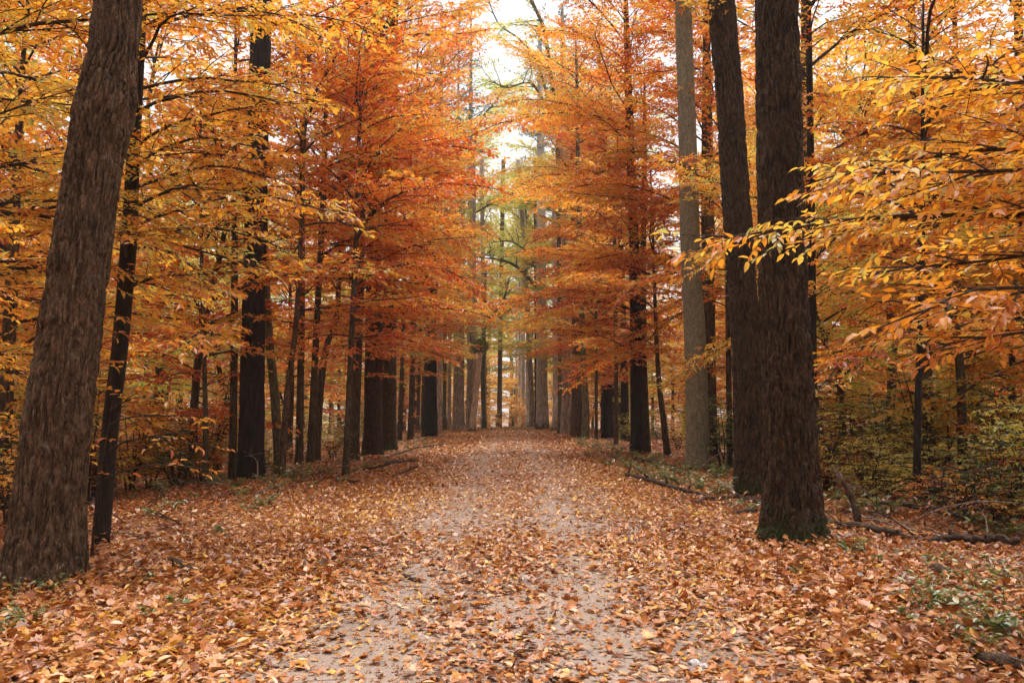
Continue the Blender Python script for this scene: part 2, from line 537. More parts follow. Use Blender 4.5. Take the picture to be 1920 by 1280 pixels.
# ------------------------------------------------------------------ trunks
def furrows(th, z, r, depth, rng, K=None):
    """bark relief as a function of angle and height: interlacing long ridges"""
    s = rng.integers(1, 900)
    K = K or max(10, int(2 * math.pi * r / .042))
    u = th / (2 * math.pi)

    def per(u, z, k, fz, sd):                       # noise periodic round the stem
        x = (u * k) % k
        xi = np.floor(x); fx = x - xi; fx = fx * fx * (3 - 2 * fx)
        y = z * fz; yi = np.floor(y); fy = y - yi; fy = fy * fy * (3 - 2 * fy)
        h = lambda a, b: hash2(a % k, b, sd)
        return (h(xi, yi) * (1 - fx) + h(xi + 1, yi) * fx) * (1 - fy) + (h(xi, yi + 1) * (1 - fx) + h(xi + 1, yi + 1) * fx) * fy
    w = (per(u, z, 6, 1.7, s) - .5) * .10
    a = per(u + w, z, K, 4.2, s + 1)
    b = per(u + w * .6, z, K * 2, 9.0, s + 2)
    c = per(u + w, z, int(K * 1.3), 9.0, s + 4)
    g1 = np.exp(-((a - .5) / .13) ** 2); g2 = np.exp(-((c - .5) / .10) ** 2)
    return depth * (.25 - 1.0 * np.maximum(g1, .7 * g2) + .5 * (b - .5)) + .035 * r * (per(u, z, 5, .8, s + 3) - .5) * 2


def trunk_mesh(name, pts, rad, mat, ns=12, nr=14, depth=0.0, flare=.35, off=None, rng=R, roots=5):
    """a stem through pts (x,y,z, base first) with radii, root flare at its foot"""
    c = spline(np.column_stack([pts, rad]), nr)
    C, r = c[:, :3], c[:, 3]
    z = C[:, 2] - C[0, 2]
    th = np.arange(ns) * 2 * np.pi / ns
    TH, Z = np.meshgrid(th, z)
    ph = rng.uniform(0, 6.3)
    fl = np.exp(-Z / (.95 * rad[0] + .04)) * flare * (1 + .45 * np.cos(roots * TH + ph) + .25 * np.cos((roots + 2) * TH + 2.1 * ph))
    RR = r[:, None] * (1 + fl)
    if depth > 0: RR = RR + furrows(TH, Z, rad[0], depth, rng)
    X = C[:, 0:1] + RR * np.cos(TH); Y = C[:, 1:2] + RR * np.sin(TH); ZZ = np.repeat(C[:, 2:3], ns, 1)
    V = np.stack([X, Y, ZZ], -1).reshape(-1, 3)
    i = np.arange(nr - 1)[:, None] * ns; j = np.arange(ns)[None]; k = (j + 1) % ns
    f = np.stack([i + j, i + k, i + ns + k, i + ns + j], -1).reshape(-1, 4)
    acc = Acc()
    V = np.vstack([V, C[-1:] + [0, 0, .02]])
    jj = np.arange(ns); kk = (jj + 1) % ns
    acc.add(V, np.stack([(nr - 1) * ns + jj, (nr - 1) * ns + kk, np.full(ns, nr * ns)], -1), f)
    return acc.mesh(name, mat, off=off)


def stem_from_pixels(keys, Y, ztop=None, rtop=None, sink=.15):
    """keys: (px, py, width px) from the foot up, all at distance Y; prolonged to height ztop"""
    P = [at(a, b, Y) for a, b, w in keys]
    rr = [size(w, Y) / 2 for a, b, w in keys]
    x0, g = P[0][0], None
    g = gz(P[0][0], Y)
    P[0][2] = g - sink
    if ztop and ztop > P[-1][2] + 1:
        d = (P[-1] - P[-2]) / (P[-1][2] - P[-2][2])
        h = ztop - P[-1][2]
        P += [P[-1] + np.array([d[0] * .7, 0, 1]) * h * .5, P[-1] + np.array([d[0] * .9, .02, 1]) * h]
        rt = rtop or rr[-1] * .35
        rr += [rr[-1] * .6 + rt * .4, rt]
    return np.array(P), np.array(rr)


# ------------------------------------------------------------------ branches and leaves
def grow(limbs, rng, leaf=.12, spacing=.055, sec=.22, ter=.14, twigs=True, jitter=.32, droop=.05, ns=5, second=.42, wid=.5, msec=4):
    """limbs: (start, azimuth, elevation at start, at end, length, radius). Returns wood meshes (one Acc per limb) and leaves."""
    wood, TP, TD, TL, TI = [], [], [], [], []
    for li, (p0, az, e0, e1, L, r0) in enumerate(limbs):
        acc = Acc()
        n = 9
        t = np.linspace(0, 1, n)
        azs = az + np.cumsum(rng.normal(0, .16, n)) * .8
        el = e0 + (e1 - e0) * t + rng.normal(0, .05, n)
        st = np.stack([np.cos(azs) * np.cos(el), np.sin(azs) * np.cos(el), np.sin(el)], -1) * (L / (n - 1))
        pts = np.vstack([p0, p0 + np.cumsum(st[:-1], 0)])
        tube(acc, pts, r0 * (1 - t) ** .8 + .004, ns, cap=False)
        k = max(3, int(L * .9 / sec))
        for q in range(k):
            tt = .10 + .90 * (q + rng.uniform(.1, .9)) / k
            f = tt * (n - 1); i = min(int(f), n - 2); b = pts[i] * (1 - (f - i)) + pts[i + 1] * (f - i)
            side = 1 if q % 2 else -1
            a2 = azs[i] + side * rng.uniform(.6, 1.1) * (1 - .45 * tt)
            e2 = el[i] * .6 + rng.normal(.0, .12)
            l2 = (.22 + second * L * (1 - tt) ** .75 * min(1, tt * 3 + .3)) * rng.uniform(.65, 1.15)
            l2 = min(l2, 1.7)
            m = msec
            s = np.linspace(0, 1, m)
            aa = a2 - side * .35 * s + rng.normal(0, .08); ee = e2 - .35 * s * droop / .25
            d2 = np.stack([np.cos(aa) * np.cos(ee), np.sin(aa) * np.cos(ee), np.sin(ee)], -1)
            p2 = np.vstack([b, b + np.cumsum(d2[:-1] * l2 / (m - 1), 0)])
            tube(acc, p2, np.maximum(r0 * .4 * (1 - .6 * tt), .006) * (1 - s) ** .7 + .002, 3, cap=False)
            k3 = max(2, int(l2 / ter))
            t3 = (np.arange(k3) + rng.uniform(.2, .8, k3)) / k3
            t3[-1] = 1.0
            f3 = t3 * (m - 1); i3 = np.minimum(f3.astype(int), m - 2); fr = (f3 - i3)[:, None]
            P3 = p2[i3] * (1 - fr) + p2[i3 + 1] * fr
            sd = np.where(np.arange(k3) % 2, 1.0, -1.0)
            sd[-1] = 0
            a3 = aa[i3] + sd * rng.uniform(.5, 1.0, k3)
            e3 = ee[i3] + rng.normal(-.08, .15, k3)
            TP.append(P3); TI.append(np.full(k3, li))
            TD.append(np.stack([np.cos(a3) * np.cos(e3), np.sin(a3) * np.cos(e3), np.sin(e3)], -1))
            TL.append((.10 + .38 * l2 * (1 - t3) + .06) * rng.uniform(.6, 1.2, k3))
        wood.append(acc)
    TP, TD, TL, TI = np.concatenate(TP), np.concatenate(TD), np.concatenate(TL), np.concatenate(TI)
    if twigs:
        for li in range(len(limbs)):
            s = TI == li
            sticks(wood[li], TP[s], TP[s] + TD[s] * TL[s, None], np.full(s.sum(), .0035), np.full(s.sum(), .0015))
    nl = np.maximum(2, np.ceil(TL / spacing).astype(int)) + 1
    rep = np.repeat(np.arange(len(TL)), nl)
    idx = np.arange(nl.sum()) - np.repeat(np.cumsum(nl) - nl, nl)
    fr = (idx + 1.0) / nl[rep]
    P = TP[rep] + TD[rep] * (TL[rep] * fr)[:, None]
    side = np.where(idx % 2, 1.0, -1.0) * rng.uniform(.5, 1.1, len(rep))
    last = idx == nl[rep] - 1
    side[last] = rng.normal(0, .2, last.sum())
    a = np.arctan2(TD[rep, 1], TD[rep, 0]) + side
    e = np.arcsin(np.clip(TD[rep, 2], -1, 1)) - droop + rng.normal(0, .28, len(rep))
    D = np.stack([np.cos(a) * np.cos(e), np.sin(a) * np.cos(e), np.sin(e)], -1)
    N = np.array([0, 0, 1.0]) + rng.normal(0, jitter, (len(rep), 3))
    Ls = leaf * rng.uniform(.5, 1.2, len(rep))
    return wood, dict(P=P, D=D, N=N, L=Ls, W=Ls * wid * rng.uniform(.65, 1.25, len(rep)), tint=None, limb=TI[rep], twig=rep)


def tints(lv, rng, mean=.5, spread=.27, twigspread=.24):
    k = lv['twig'].max() + 1
    t = mean + rng.normal(0, twigspread, k)[lv['twig']] + rng.normal(0, spread, len(lv['P']))
    nz = vnoise(lv['P'][:, 0] * .8 + lv['P'][:, 2] * .5, lv['P'][:, 1] * .8 + lv['P'][:, 2] * .9, 5) - .5
    return np.clip(t + nz * .7, 0, 1)


LEAF_MESHES = {}


def leaf_variants(mat, rng, n=6, litter=False):
    """single leaves, origin at the stalk, along +X, face up; shared by all leaf objects of a material"""
    if mat.name in LEAF_MESHES: return LEAF_MESHES[mat.name]
    out = []
    for k in range(n):
        t = (k + .5) / n
        out.append(leaves_mesh('leaf', np.zeros((1, 3)), np.array([[1.0, 0, 0]]), np.array([[0, 0, 1.0]]), np.array([1.0]),
                               np.array([.5 if not litter else rng.uniform(.42, .62)]), np.array([t]), mat, hi=True,
                               fold=np.array([rng.uniform(.08, .4)]), curl=np.array([rng.normal(.12, .15)])))
    LEAF_MESHES[mat.name] = out
    return out


def leaf_objects(name, P, D, N, L, tint, mat, parent, off, rng, litter=False):
    var = leaf_variants(mat, rng, litter=litter)
    D = norm(D); S = norm(np.cross(N, D)); Nn = np.cross(D, S)
    for p, d, s, n_, l, t in zip(P - off, D, S, Nn, L, tint):
        o = ob(name, var[min(len(var) - 1, int(t * len(var)))], parent)
        o.matrix_local = Matrix(((d[0] * l, s[0] * l, n_[0] * l, p[0]), (d[1] * l, s[1] * l, n_[1] * l, p[1]), (d[2] * l, s[2] * l, n_[2] * l, p[2]), (0, 0, 0, 1)))


def apparent(P, L):
    """rough size in the picture; 0 outside the frame"""
    c, s = math.cos(PITCH), math.sin(PITCH)
    y, z = P[:, 1], P[:, 2] - CAM_H
    dep = y * c + z * s
    px = 960 + FPX * P[:, 0] / np.maximum(dep, .1); py = 640 - FPX * (z * c - y * s) / np.maximum(dep, .1)
    ok = (dep > .3) & (px > 0) & (px < 1920) & (py > 0) & (py < 1280)
    return np.where(ok, L / np.maximum(dep, .1), 0)


def leafy_tree(name, label, cat, stem, rad, limbs, mat, bark, rng, leaf=.12, spacing=.055, singles=0, hi=False, split=True, ns=10, nr=16,
               depth=0.0, mean=.5, spread=.2, group=None, flare=.3, twig=None, **kw):
    base = stem[0].copy(); base[2] = gz(base[0], base[1])
    root = thing(name, label, cat, base, group)
    ob('trunk', trunk_mesh('trunk', stem, rad, bark, ns, nr, depth, flare, base, rng), root)
    wood, lv = grow(limbs, rng, leaf, spacing, **kw)
    if split:
        for a in wood: ob('branch', a.mesh('branch', twig or M['twig'], off=base), root)
    else:
        al = Acc()
        for a in wood:
            al.v += a.v
            al.f3 += [f + al.n for f in a.f3]; al.f4 += [f + al.n for f in a.f4]; al.n += a.n
        ob('limbs', al.mesh('limbs', twig or M['twig'], off=base), root)
    tn = tints(lv, rng, mean, spread)
    keep = np.ones(len(tn), bool)
    if singles:
        s = apparent(lv['P'], lv['L'])
        top = np.argsort(-s)[:singles]
        keep[top] = False
        leaf_objects('leaf', lv['P'][top], lv['D'][top], lv['N'][top], lv['L'][top], tn[top], mat, root, base, rng)
    cr = ob('crown', leaves_mesh('crown', lv['P'][keep], lv['D'][keep], lv['N'][keep], lv['L'][keep], lv['W'][keep], tn[keep], mat, hi=hi, off=base, rng=rng), root)
    cr['kind'] = 'stuff'
    return root


def limb_set(stem, z0, z1, n, rng, length, e0=(.15, .6), e1=(-.35, .1), r=.03, favour=None, fav=.5, shape=None, azr=None):
    """limbs spiralling up a stem; favour = azimuth of the open side, where they grow longer"""
    out = []
    Z = stem[:, 2]
    ga = rng.uniform(0, 6.3)
    for k in range(n):
        f = (k + rng.uniform(0, .9)) / n
        z = z0 + (z1 - z0) * f
        x = np.interp(z, Z, stem[:, 0]); y = np.interp(z, Z, stem[:, 1])
        ga += 2.4
        az = ga if azr is None else rng.uniform(*azr)
        if shape is None and azr is None and vnoise(z * .8 + 40, (az % 6.283) * .9 + 10, int(length * 50) + n) < .27: continue
        s = shape(f) if shape else (1 - .38 * f ** 4) * (.75 + .25 * min(1, f * 4)) * rng.uniform(.7, 1.1)
        L = length * s * rng.uniform(.5, 1.2)
        if favour is not None: L *= 1 + fav * math.cos(az - favour)
        L = max(L, .5)
        ee0 = e0[0] + (e0[1] - e0[0]) * f; ee1 = e1[0] + (e1[1] - e1[0]) * f
        out.append((np.array([x, y, z]), az, ee0 + rng.normal(0, .24), ee1 + rng.normal(0, .22), L, .62 * r * (.5 + .5 * s) * L / length + .005))
    return out


# ------------------------------------------------------------------ tall trees with their crowns far up
def crown_proto(rng, kind):
    """wood + leaves of a high crown, origin at its foot, z from 0 up; shared by the tall trees"""
    H = 11.0
    stem = np.array([[0, 0, 0], [.1, 0, 4], [0, .1, 8], [0, 0, H]], float)
    acc = Acc()
    if kind == 'pine':
        limbs = limb_set(stem, 0, H - .3, 48, rng, 3.4, (-.05, .7), (.1, .6), .045, shape=lambda f: .55 + .55 * math.sin(math.pi * min(1, f * 1.1 + .1)) - .45 * f)
        wood, lv = grow(limbs, rng, .24, .10, sec=.36, ter=.24, twigs=False, jitter=1.2, second=.3, wid=.16, droop=-.1)
        lv['N'] = rng.normal(0, 1, lv['N'].shape)
        lv['D'] = norm(lv['D'] + rng.normal(0, .6, lv['D'].shape)); lv['W'] = lv['L'] * .36
    else:
        limbs = limb_set(stem, .2, H - .5, 30, rng, 4.2, (.35, 1.0), (.0, .5), .08, shape=lambda f: .7 + .5 * math.sin(math.pi * f) - .35 * f)
        wood, lv = grow(limbs, rng, .20, .10, sec=.30, ter=.2, twigs=False, jitter=.5, second=.45, msec=3)
    al = Acc()
    for a in wood:
        al.v += a.v
        al.f3 += [f + al.n for f in a.f3]; al.f4 += [f + al.n for f in a.f4]; al.n += a.n
    lm = leaves_mesh('crown', lv['P'], lv['D'], lv['N'], lv['L'], lv['W'], tints(lv, rng), M['needle' if kind == 'pine' else 'gold'], rng=rng)
    return al.mesh('limbs', M['bark_dark']), lm


CROWNS = {'pine': [crown_proto(np.random.default_rng(s), 'pine') for s in (21, 22)],
          'broad': [crown_proto(np.random.default_rng(s), 'broad') for s in (31, 32, 33)]}


def tall_tree(name, label, keys, Y, bark, ztop=22, zc=10.0, crown='broad', leafmat='orange', ns=12, nr=16, depth=0.0, flare=.35, group=None, cs=1.0, rng=R, second=None):
    P, r = stem_from_pixels(keys, Y, ztop)
    base = P[0].copy(); base[2] = gz(base[0], Y)
    root = thing(name, label, 'tree', base, group)
    ob('trunk', trunk_mesh('trunk', P, r, M[bark], ns, nr, depth, flare, base, rng), root)
    if second:
        P2, r2 = stem_from_pixels(second, Y, ztop * .8)
        ob('trunk', trunk_mesh('trunk', P2, r2, M[bark], ns, nr, depth * .7, flare * .6, base, rng), root)
    if crown:
        i = int(rng.integers(len(CROWNS[crown])))
        wood, lf = CROWNS[crown][i]
        s = (ztop - zc) / 11.0
        x = np.interp(zc, P[:, 2], P[:, 0]); rz = rng.uniform(0, 6.3)
        for nm, me in (('limbs', wood), ('crown', lf)):
            o = ob(nm, me, root, (x - base[0], 0, zc - base[2]))
            o.rotation_euler = (0, 0, rz); o.scale = (s * cs, s * cs, s)
            if nm == 'crown':
                o['kind'] = 'stuff'
                if crown == 'broad': recolor(o, M[leafmat])
    return root


tall_tree('tall_oak', 'thick leaning brown-barked trunk closest to the camera on the left', [(78, 1078, 122), (96, 900, 119), (113, 760, 115), (134, 600, 107), (153, 470, 102), (179, 300, 97), (197, 200, 107), (208, 120, 90), (222, 0, 85)],
          7.5, 'bark_brown', 19, 10.5, ns=240, nr=400, depth=.036, flare=.36, rng=np.random.default_rng(1))
tall_tree('tall_oak', 'thickest dark furrowed trunk right of the trail with moss round its foot', [(1483, 1000, 102), (1482, 900, 97), (1478, 760, 93), (1466, 500, 87), (1460, 250, 83), (1455, 0, 80)],
          9.1, 'bark_oak', 21, 11, ns=230, nr=400, depth=.034, flare=.5, rng=np.random.default_rng(2))
tall_tree('tall_oak', 'dark straight trunk just left of the thickest right-hand trunk', [(1406, 920, 57), (1404, 800, 56), (1396, 600, 54), (1385, 450, 53), (1369, 200, 51), (1353, 0, 50)],
          14.2, 'bark_oak', 22, 12, ns=140, nr=320, depth=.032, flare=.2, rng=np.random.default_rng(3))
tall_tree('tall_beech', 'smooth grey-green trunk standing between the dark trunks on the right', [(1308, 874, 44), (1307, 780, 42), (1301, 600, 39), (1294, 450, 37), (1287, 200, 34), (1281, 0, 32)],
          20.3, 'bark_grey', 23, 13, ns=48, nr=80, depth=.003, flare=.25, rng=np.random.default_rng(4))
tall_tree('tall_oak', 'very dark thick trunk among slim stems in the left woods', [(470, 893, 48), (472, 780, 46), (476, 560, 42), (481, 350, 40), (488, 100, 38), (492, 0, 37)],
          17.0, 'bark_dark', 22, 12, ns=90, nr=200, depth=.02, flare=.22, leafmat='gold', rng=np.random.default_rng(5))
tall_tree('tall_oak', 'brown trunk, the left one of the close pair beside the trail', [(699, 846, 38), (700, 760, 34), (702, 500, 30), (705, 250, 27), (708, 0, 25)],
          27.5, 'bark_oak', 24, 14, ns=60, nr=120, depth=.02, rng=np.random.default_rng(6))
tall_tree('tall_oak', 'grey-brown trunk, the right one of the close pair beside the trail', [(729, 838, 32), (729, 760, 28), (731, 500, 26), (734, 250, 24), (736, 0, 22)],
          29.5, 'bark_oak', 24, 14, ns=50, nr=100, depth=.018, rng=np.random.default_rng(8))

# trunks of the avenue: px, py of the foot, width, px at y=300, distance, bark, crown, label
AV = [
    (806, 813, 24, 812, 49, 'bark_dark', 'broad', 'dark thick trunk heading the left row of avenue trees'),
    (822, 809, 12, 826, 54, 'bark_pine', 'pine', 'narrow brown trunk tight behind the dark trunk heading the left row'),
    (833, 807, 8, 837, 57, 'bark_moss', 'pine', 'greenish slim trunk, third in the left avenue row'),
    (842, 806, 7, 846, 60, 'bark_pine', 'pine', 'slim trunk, fourth in the left avenue row'),
    (853, 804, 7, 858, 62, 'bark_pine', 'pine', 'slim trunk, fifth in the left avenue row'),
    (861, 803, 7, 864, 64, 'bark_pine', 'pine', 'slim trunk, sixth in the left avenue row'),
    (867, 803, 6, 870, 66, 'bark_pine', 'pine', 'slim trunk, seventh in the left avenue row'),
    (880, 802, 11, 882, 68, 'bark_pine', 'pine', 'straight trunk just left of the snag topped with moss'),
    (908, 802, 9, 903, 71, 'bark_pine', 'pine', 'trunk just right of the snag topped with moss'),
    (936, 806, 9, 944, 82, 'bark_brown', 'pine', 'lone slim trunk standing in the gap at the end of the trail'),
    (969, 806, 5, 968, 96, 'bark_pale', 'broad', 'thinnest pale trunk at the inner edge of the right row'),
    (975, 806, 6, 973, 89, 'bark_pale', 'broad', 'second pale thin trunk from the gap in the right row'),
    (982, 805, 8, 979, 83, 'bark_pale', 'pine', 'third pale trunk from the gap in the right row'),
    (990, 804, 6, 985, 79, 'bark_pale', 'broad', 'fourth pale trunk from the gap in the right row'),
    (999, 803, 10, 972, 73, 'bark_pine', 'pine', 'slightly leaning grey trunk in the right avenue row'),
    (1007, 802, 8, 1003, 69, 'bark_dark', 'pine', 'dark narrow trunk left of the broad pale trunk'),
    (1018, 801, 18, 1014, 66, 'bark_pale', 'pine', 'broad pale lilac-grey trunk in the right avenue row'),
    (1045, 806, 16, 1040, 57, 'bark_pale', 'pine', 'pale trunk right of the broad pale one in the avenue'),
    (1064, 815, 19, 1058, 49, 'bark_pine', 'pine', 'grey-brown trunk near the middle of the right avenue row'),
    (1083, 819, 20, 1077, 45, 'bark_brown', 'broad', 'brown trunk beside the mossy bent trunk'),
]
PINES = (822, 853, 880, 1018, 1064)
for a, b, w, a3, Y, bk, crn, lab in AV:
    tall_tree('avenue_tree', lab, [(a, b, w * 1.05), ((a + a3) / 2 + (a - a3) * .08, 550, w * .92), (a3, 300, w * .85)], Y, bk,
              (.50 * Y + 3) if a in PINES else max(20, .34 * Y), (.30 * Y + 3) if a in PINES else max(10, .17 * Y), 'pine' if a in PINES else 'broad', 'lime' if Y > 60 else 'orange', ns=16 if w > 12 else 10, nr=14,
              depth=.012 if w > 12 else 0, group='tall trunks lining the trail', cs=(.6 if a in (806, 975, 990, 1083) else .38) if a not in PINES else .7, rng=np.random.default_rng(int(a)))
tall_tree('avenue_tree', 'mossy grey bent trunk beside the trail on the right', [(1095, 829, 17), (1099, 780, 14), (1094, 690, 12), (1088, 500, 11), (1084, 300, 9)], 38, 'bark_moss', 20, 12,
          'broad', 'orange', ns=20, nr=24, depth=.006, group='tall trunks lining the trail', rng=np.random.default_rng(99))

# ------------------------------------------------------------------ understory trees with leaves in layered sprays
PI = math.pi


def px_stem(keys, Y, ztop=None, rtop=.015):
    return stem_from_pixels(keys, Y, ztop, rtop)


# near left: slim dark trunk right behind the big one, gold sprays towards the trail
S, r = px_stem([(190, 990, 30), (205, 820, 30), (225, 650, 29), (242, 450, 29), (248, 330, 25), (258, 160, 21), (266, 20, 18)], 9.9, 9.5)
rg = np.random.default_rng(41)
lm = limb_set(S, 2.3, 8.9, 34, rg, 2.6, (.2, .8), (-.6, -.1), .022, favour=-.3, fav=.45)
lm += [(np.array([np.interp(z, S[:, 2], S[:, 0]), 9.9, z]), az, .3, -.6, L, .02) for z, az, L in
       ((3.45, -.25, 2.4), (3.9, -.75, 2.3), (4.5, -.5, 2.5), (2.9, -.35, 2.0), (5.2, -.35, 2.5), (5.8, -.8, 2.5), (6.3, -.2, 2.6), (3.3, -1.0, 2.1), (4.2, -.1, 2.4), (5.5, .1, 2.5))]
leafy_tree('beech_tree', 'slim dark beech behind the big leaning trunk with golden leaf sprays', 'tree', S, r, lm, M['gold'], M['bark_dark'], rg,
           leaf=.098, spacing=.044, singles=300, hi=True, ns=20, nr=40, mean=.38, ter=.125, flare=.15)
# near left, foot outside the frame: golden sprays behind the big trunk
S = np.array([[-7.0, 8.6, gz(-7.0, 8.6) - .1], [-6.9, 8.6, 2.5], [-6.95, 8.7, 5], [-6.9, 8.7, 9]]); r = np.array([.13, .11, .08, .02])
rg = np.random.default_rng(42)
lm = limb_set(S, 1.4, 8, 34, rg, 3.2, (.15, .7), (-.3, .1), .03, favour=.3, fav=.4, azr=(-.25, 2.6))
leafy_tree('beech_tree', 'golden beech sprays reaching in behind the big trunk from the left edge', 'tree', S, r, lm, M['gold'], M['bark_slim'], rg,
           leaf=.105, spacing=.052, singles=300, hi=True, mean=.44)
# near right, trunk outside the frame: golden boughs in front of the dark trunks
S = np.array([[4.5, 4.9, gz(4.5, 4.9) - .1], [4.45, 4.9, 2.0], [4.5, 5.0, 4], [4.4, 5.0, 7.5]]); r = np.array([.12, .10, .07, .02])
rg = np.random.default_rng(43)


def bough(px0, py0, px1, py1, Y0, Y1, rr=.03, root=S):
    rr *= .72
    a, b = at(px0, py0, Y0), at(px1, py1, Y1)
    z = a[2]; p0 = np.array([np.interp(z, root[:, 2], root[:, 0]), np.interp(z, root[:, 2], root[:, 1]), z - .05])
    d = b - p0; L = np.linalg.norm(d)
    el = math.asin(d[2] / L)
    return (p0, math.atan2(d[1], d[0]), el + .22, el - .22, L * 1.02, rr)


lm = [bough(1920, 440, 1385, 440, 4.9, 4.7, .034), bough(1920, 330, 1560, 330, 4.9, 5.3, .026), bough(1920, 250, 1600, 250, 4.9, 4.6, .022), bough(1920, 200, 1640, 190, 4.9, 5.2, .02),
      bough(1920, 560, 1560, 590, 4.9, 4.3, .022), bough(1920, 500, 1620, 520, 4.9, 5.6, .02), bough(1920, 380, 1580, 380, 4.9, 4.2, .022),
      bough(1920, 130, 1700, 240, 4.9, 5.4, .02), bough(1920, 640, 1700, 650, 4.9, 4.8, .018)]
lm += limb_set(S, 3.4, 7, 10, rg, 2.0, (.2, .7), (-.2, .1), .02, favour=0, fav=.5)
leafy_tree('beech_tree', 'golden beech boughs reaching in from the right edge in front of dark trunks', 'tree', S, r, lm, M['gold'], M['bark_slim'], rg,
           leaf=.082, spacing=.037, sec=.15, ter=.11, singles=300, hi=True, mean=.36, spread=.2, second=.36)
# sapling sprig behind the foot of the big left trunk
S = np.array([[-4.35, 8.4, gz(-4.35, 8.4) - .05], [-4.3, 8.35, .5], [-4.2, 8.3, 1.1], [-4.15, 8.3, 1.5]]); r = np.array([.016, .013, .009, .004])
rg = np.random.default_rng(44)
lm = [(np.array([-4.3, 8.35, .65]), -.1, .5, -.3, 1.0, .008), (np.array([-4.25, 8.32, .95]), -.3, .5, -.4, 1.15, .008), (np.array([-4.2, 8.3, 1.25]), .2, .4, -.4, 1.0, .007),
      (np.array([-4.18, 8.3, 1.4]), -.5, .5, -.3, .7, .006)]
leafy_tree('beech_sapling', 'little sapling with sparse orange leaves behind the big left trunk', 'sapling', S, r, lm, M['orange'], M['twig'], rg,
           leaf=.092, spacing=.07, sec=.22, ter=.16, singles=300, hi=True, ns=6, nr=6, mean=.6, second=.25)


def slim_tree(label, keys, Y, ztop, z0, n, length, mat, favour, seed, fav=.45, bark='bark_slim', mean=.5, leaf=.13, name='maple_tree', e0=(.2, .95), e1=(-.5, .15), spacing=.055, split=True, singles=0):
    S, r = px_stem(keys, Y, ztop)
    rg = np.random.default_rng(seed)
    lm = limb_set(S, z0, ztop - .4, n, rg, length, e0, e1, .035, favour=favour, fav=fav)
    return leafy_tree(name, label, 'tree', S, r, lm, M[mat], M[bark], rg, leaf=leaf, spacing=spacing, ns=12, nr=24, mean=mean, split=split, singles=singles, sec=.2, ter=.125, msec=3, twigs=False, jitter=.45)


slim_tree('slim leaning maple left of the trail whose red-orange sprays hang lowest', [(648, 890, 15), (652, 800, 12), (660, 620, 11), (668, 450, 10), (672, 300, 8)], 18.0, 9.5, 2.6, 42, 3.1, 'red', -.15, 51, mean=.5)
slim_tree('tall slender maple with orange crown left of the trail before the trunk pair', [(666, 855, 14), (672, 700, 12), (678, 500, 11), (682, 300, 10), (686, 100, 8)], 24.0, 16.5, 3.2, 72, 3.8, 'orange', -.1, 52, mean=.44)
slim_tree('bent slim tree with orange leaves between very dark trunk and trunk pair', [(592, 853, 17), (598, 760, 15), (605, 690, 14), (615, 640, 12), (632, 590, 10), (640, 400, 8)], 23.5, 13, 3.0, 34, 3.2, 'orange', -.3, 53, mean=.5)
slim_tree('light brown sapling leaning right beside the very dark trunk', [(528, 885, 14), (535, 780, 12), (546, 680, 11), (556, 600, 10), (566, 400, 8)], 17.3, 10, 3.2, 28, 2.8, 'orange', -.4, 54, mean=.55, bark='bark_brown')
slim_tree('slim grey trunk leaning left against the very dark trunk', [(526, 868, 19), (515, 740, 17), (505, 640, 16), (498, 500, 14), (494, 300, 11)], 19.5, 14, 4.5, 26, 3.0, 'orange', -.2, 55, mean=.4, bark='bark_moss')
slim_tree('dark straight young tree, first one right of the leaning sapling', [(561, 872, 16), (563, 740, 14), (566, 560, 12), (566, 300, 10)], 21, 13, 3.6, 30, 3.0, 'orange', -.3, 56, mean=.42)
slim_tree('thin dark stem alone between the beech and very dark trunk', [(386, 898, 10), (385, 760, 9), (381, 600, 8), (378, 480, 7), (376, 300, 5)], 16.0, 8.5, 2.4, 26, 2.5, 'orange', -.2, 57, mean=.5)
slim_tree('brown slim trunk touching the very dark trunk on its left', [(436, 890, 16), (438, 760, 14), (440, 560, 13), (440, 300, 10)], 18.2, 12, 4.5, 24, 2.8, 'gold', -.4, 58, mean=.4)
slim_tree('dark double-stemmed maple with layered orange sprays right of the trail', [(1196, 852, 27), (1193, 700, 23), (1190, 500, 20), (1183, 300, 17), (1176, 100, 13)], 27, 18, 2.9, 86, 4.2, 'orange', PI, 61, mean=.5, bark='bark_dark')
slim_tree('second stem of forked look, slimmer maple tight right of the dark double-stemmed one', [(1214, 851, 14), (1208, 700, 12), (1206, 500, 11), (1208, 300, 9)], 27.6, 14, 3.4, 34, 3.3, 'red', PI, 62, mean=.6)
slim_tree('crooked slim tree leaning left beyond the smooth grey trunk', [(1253, 856, 14), (1243, 780, 11), (1236, 720, 10), (1231, 640, 8), (1226, 500, 6)], 26, 10, 3.0, 28, 2.9, 'orange', PI - .3, 63, mean=.5)
slim_tree('dark trunk half hidden behind the smooth grey trunk', [(1336, 862, 17), (1336, 760, 15), (1334, 560, 13), (1332, 300, 11)], 24, 15, 3.5, 36, 3.4, 'orange', PI, 64, mean=.55)
slim_tree('dark slim trunk showing left of the dark straight trunk', [(1368, 872, 12), (1367, 760, 11), (1365, 600, 10), (1362, 300, 8)], 21, 14, 4.0, 32, 3.0, 'red', PI, 65, mean=.65)
slim_tree('thin straight tree rising right behind the thickest right-hand trunk', [(1526, 890, 16), (1524, 700, 15), (1521, 400, 14), (1517, 100, 12)], 15.5, 12.5, 3.2, 36, 3.0, 'orange', -1.0, 66, mean=.6, bark='bark_dark')
slim_tree('thin dark upright tree standing alone in the right undergrowth', [(1718, 946, 15), (1720, 800, 13), (1726, 600, 11), (1730, 400, 9)], 12.3, 8.0, 2.3, 32, 2.7, 'orange', -1.6, 67, mean=.55, bark='bark_dark', fav=.3, leaf=.115)
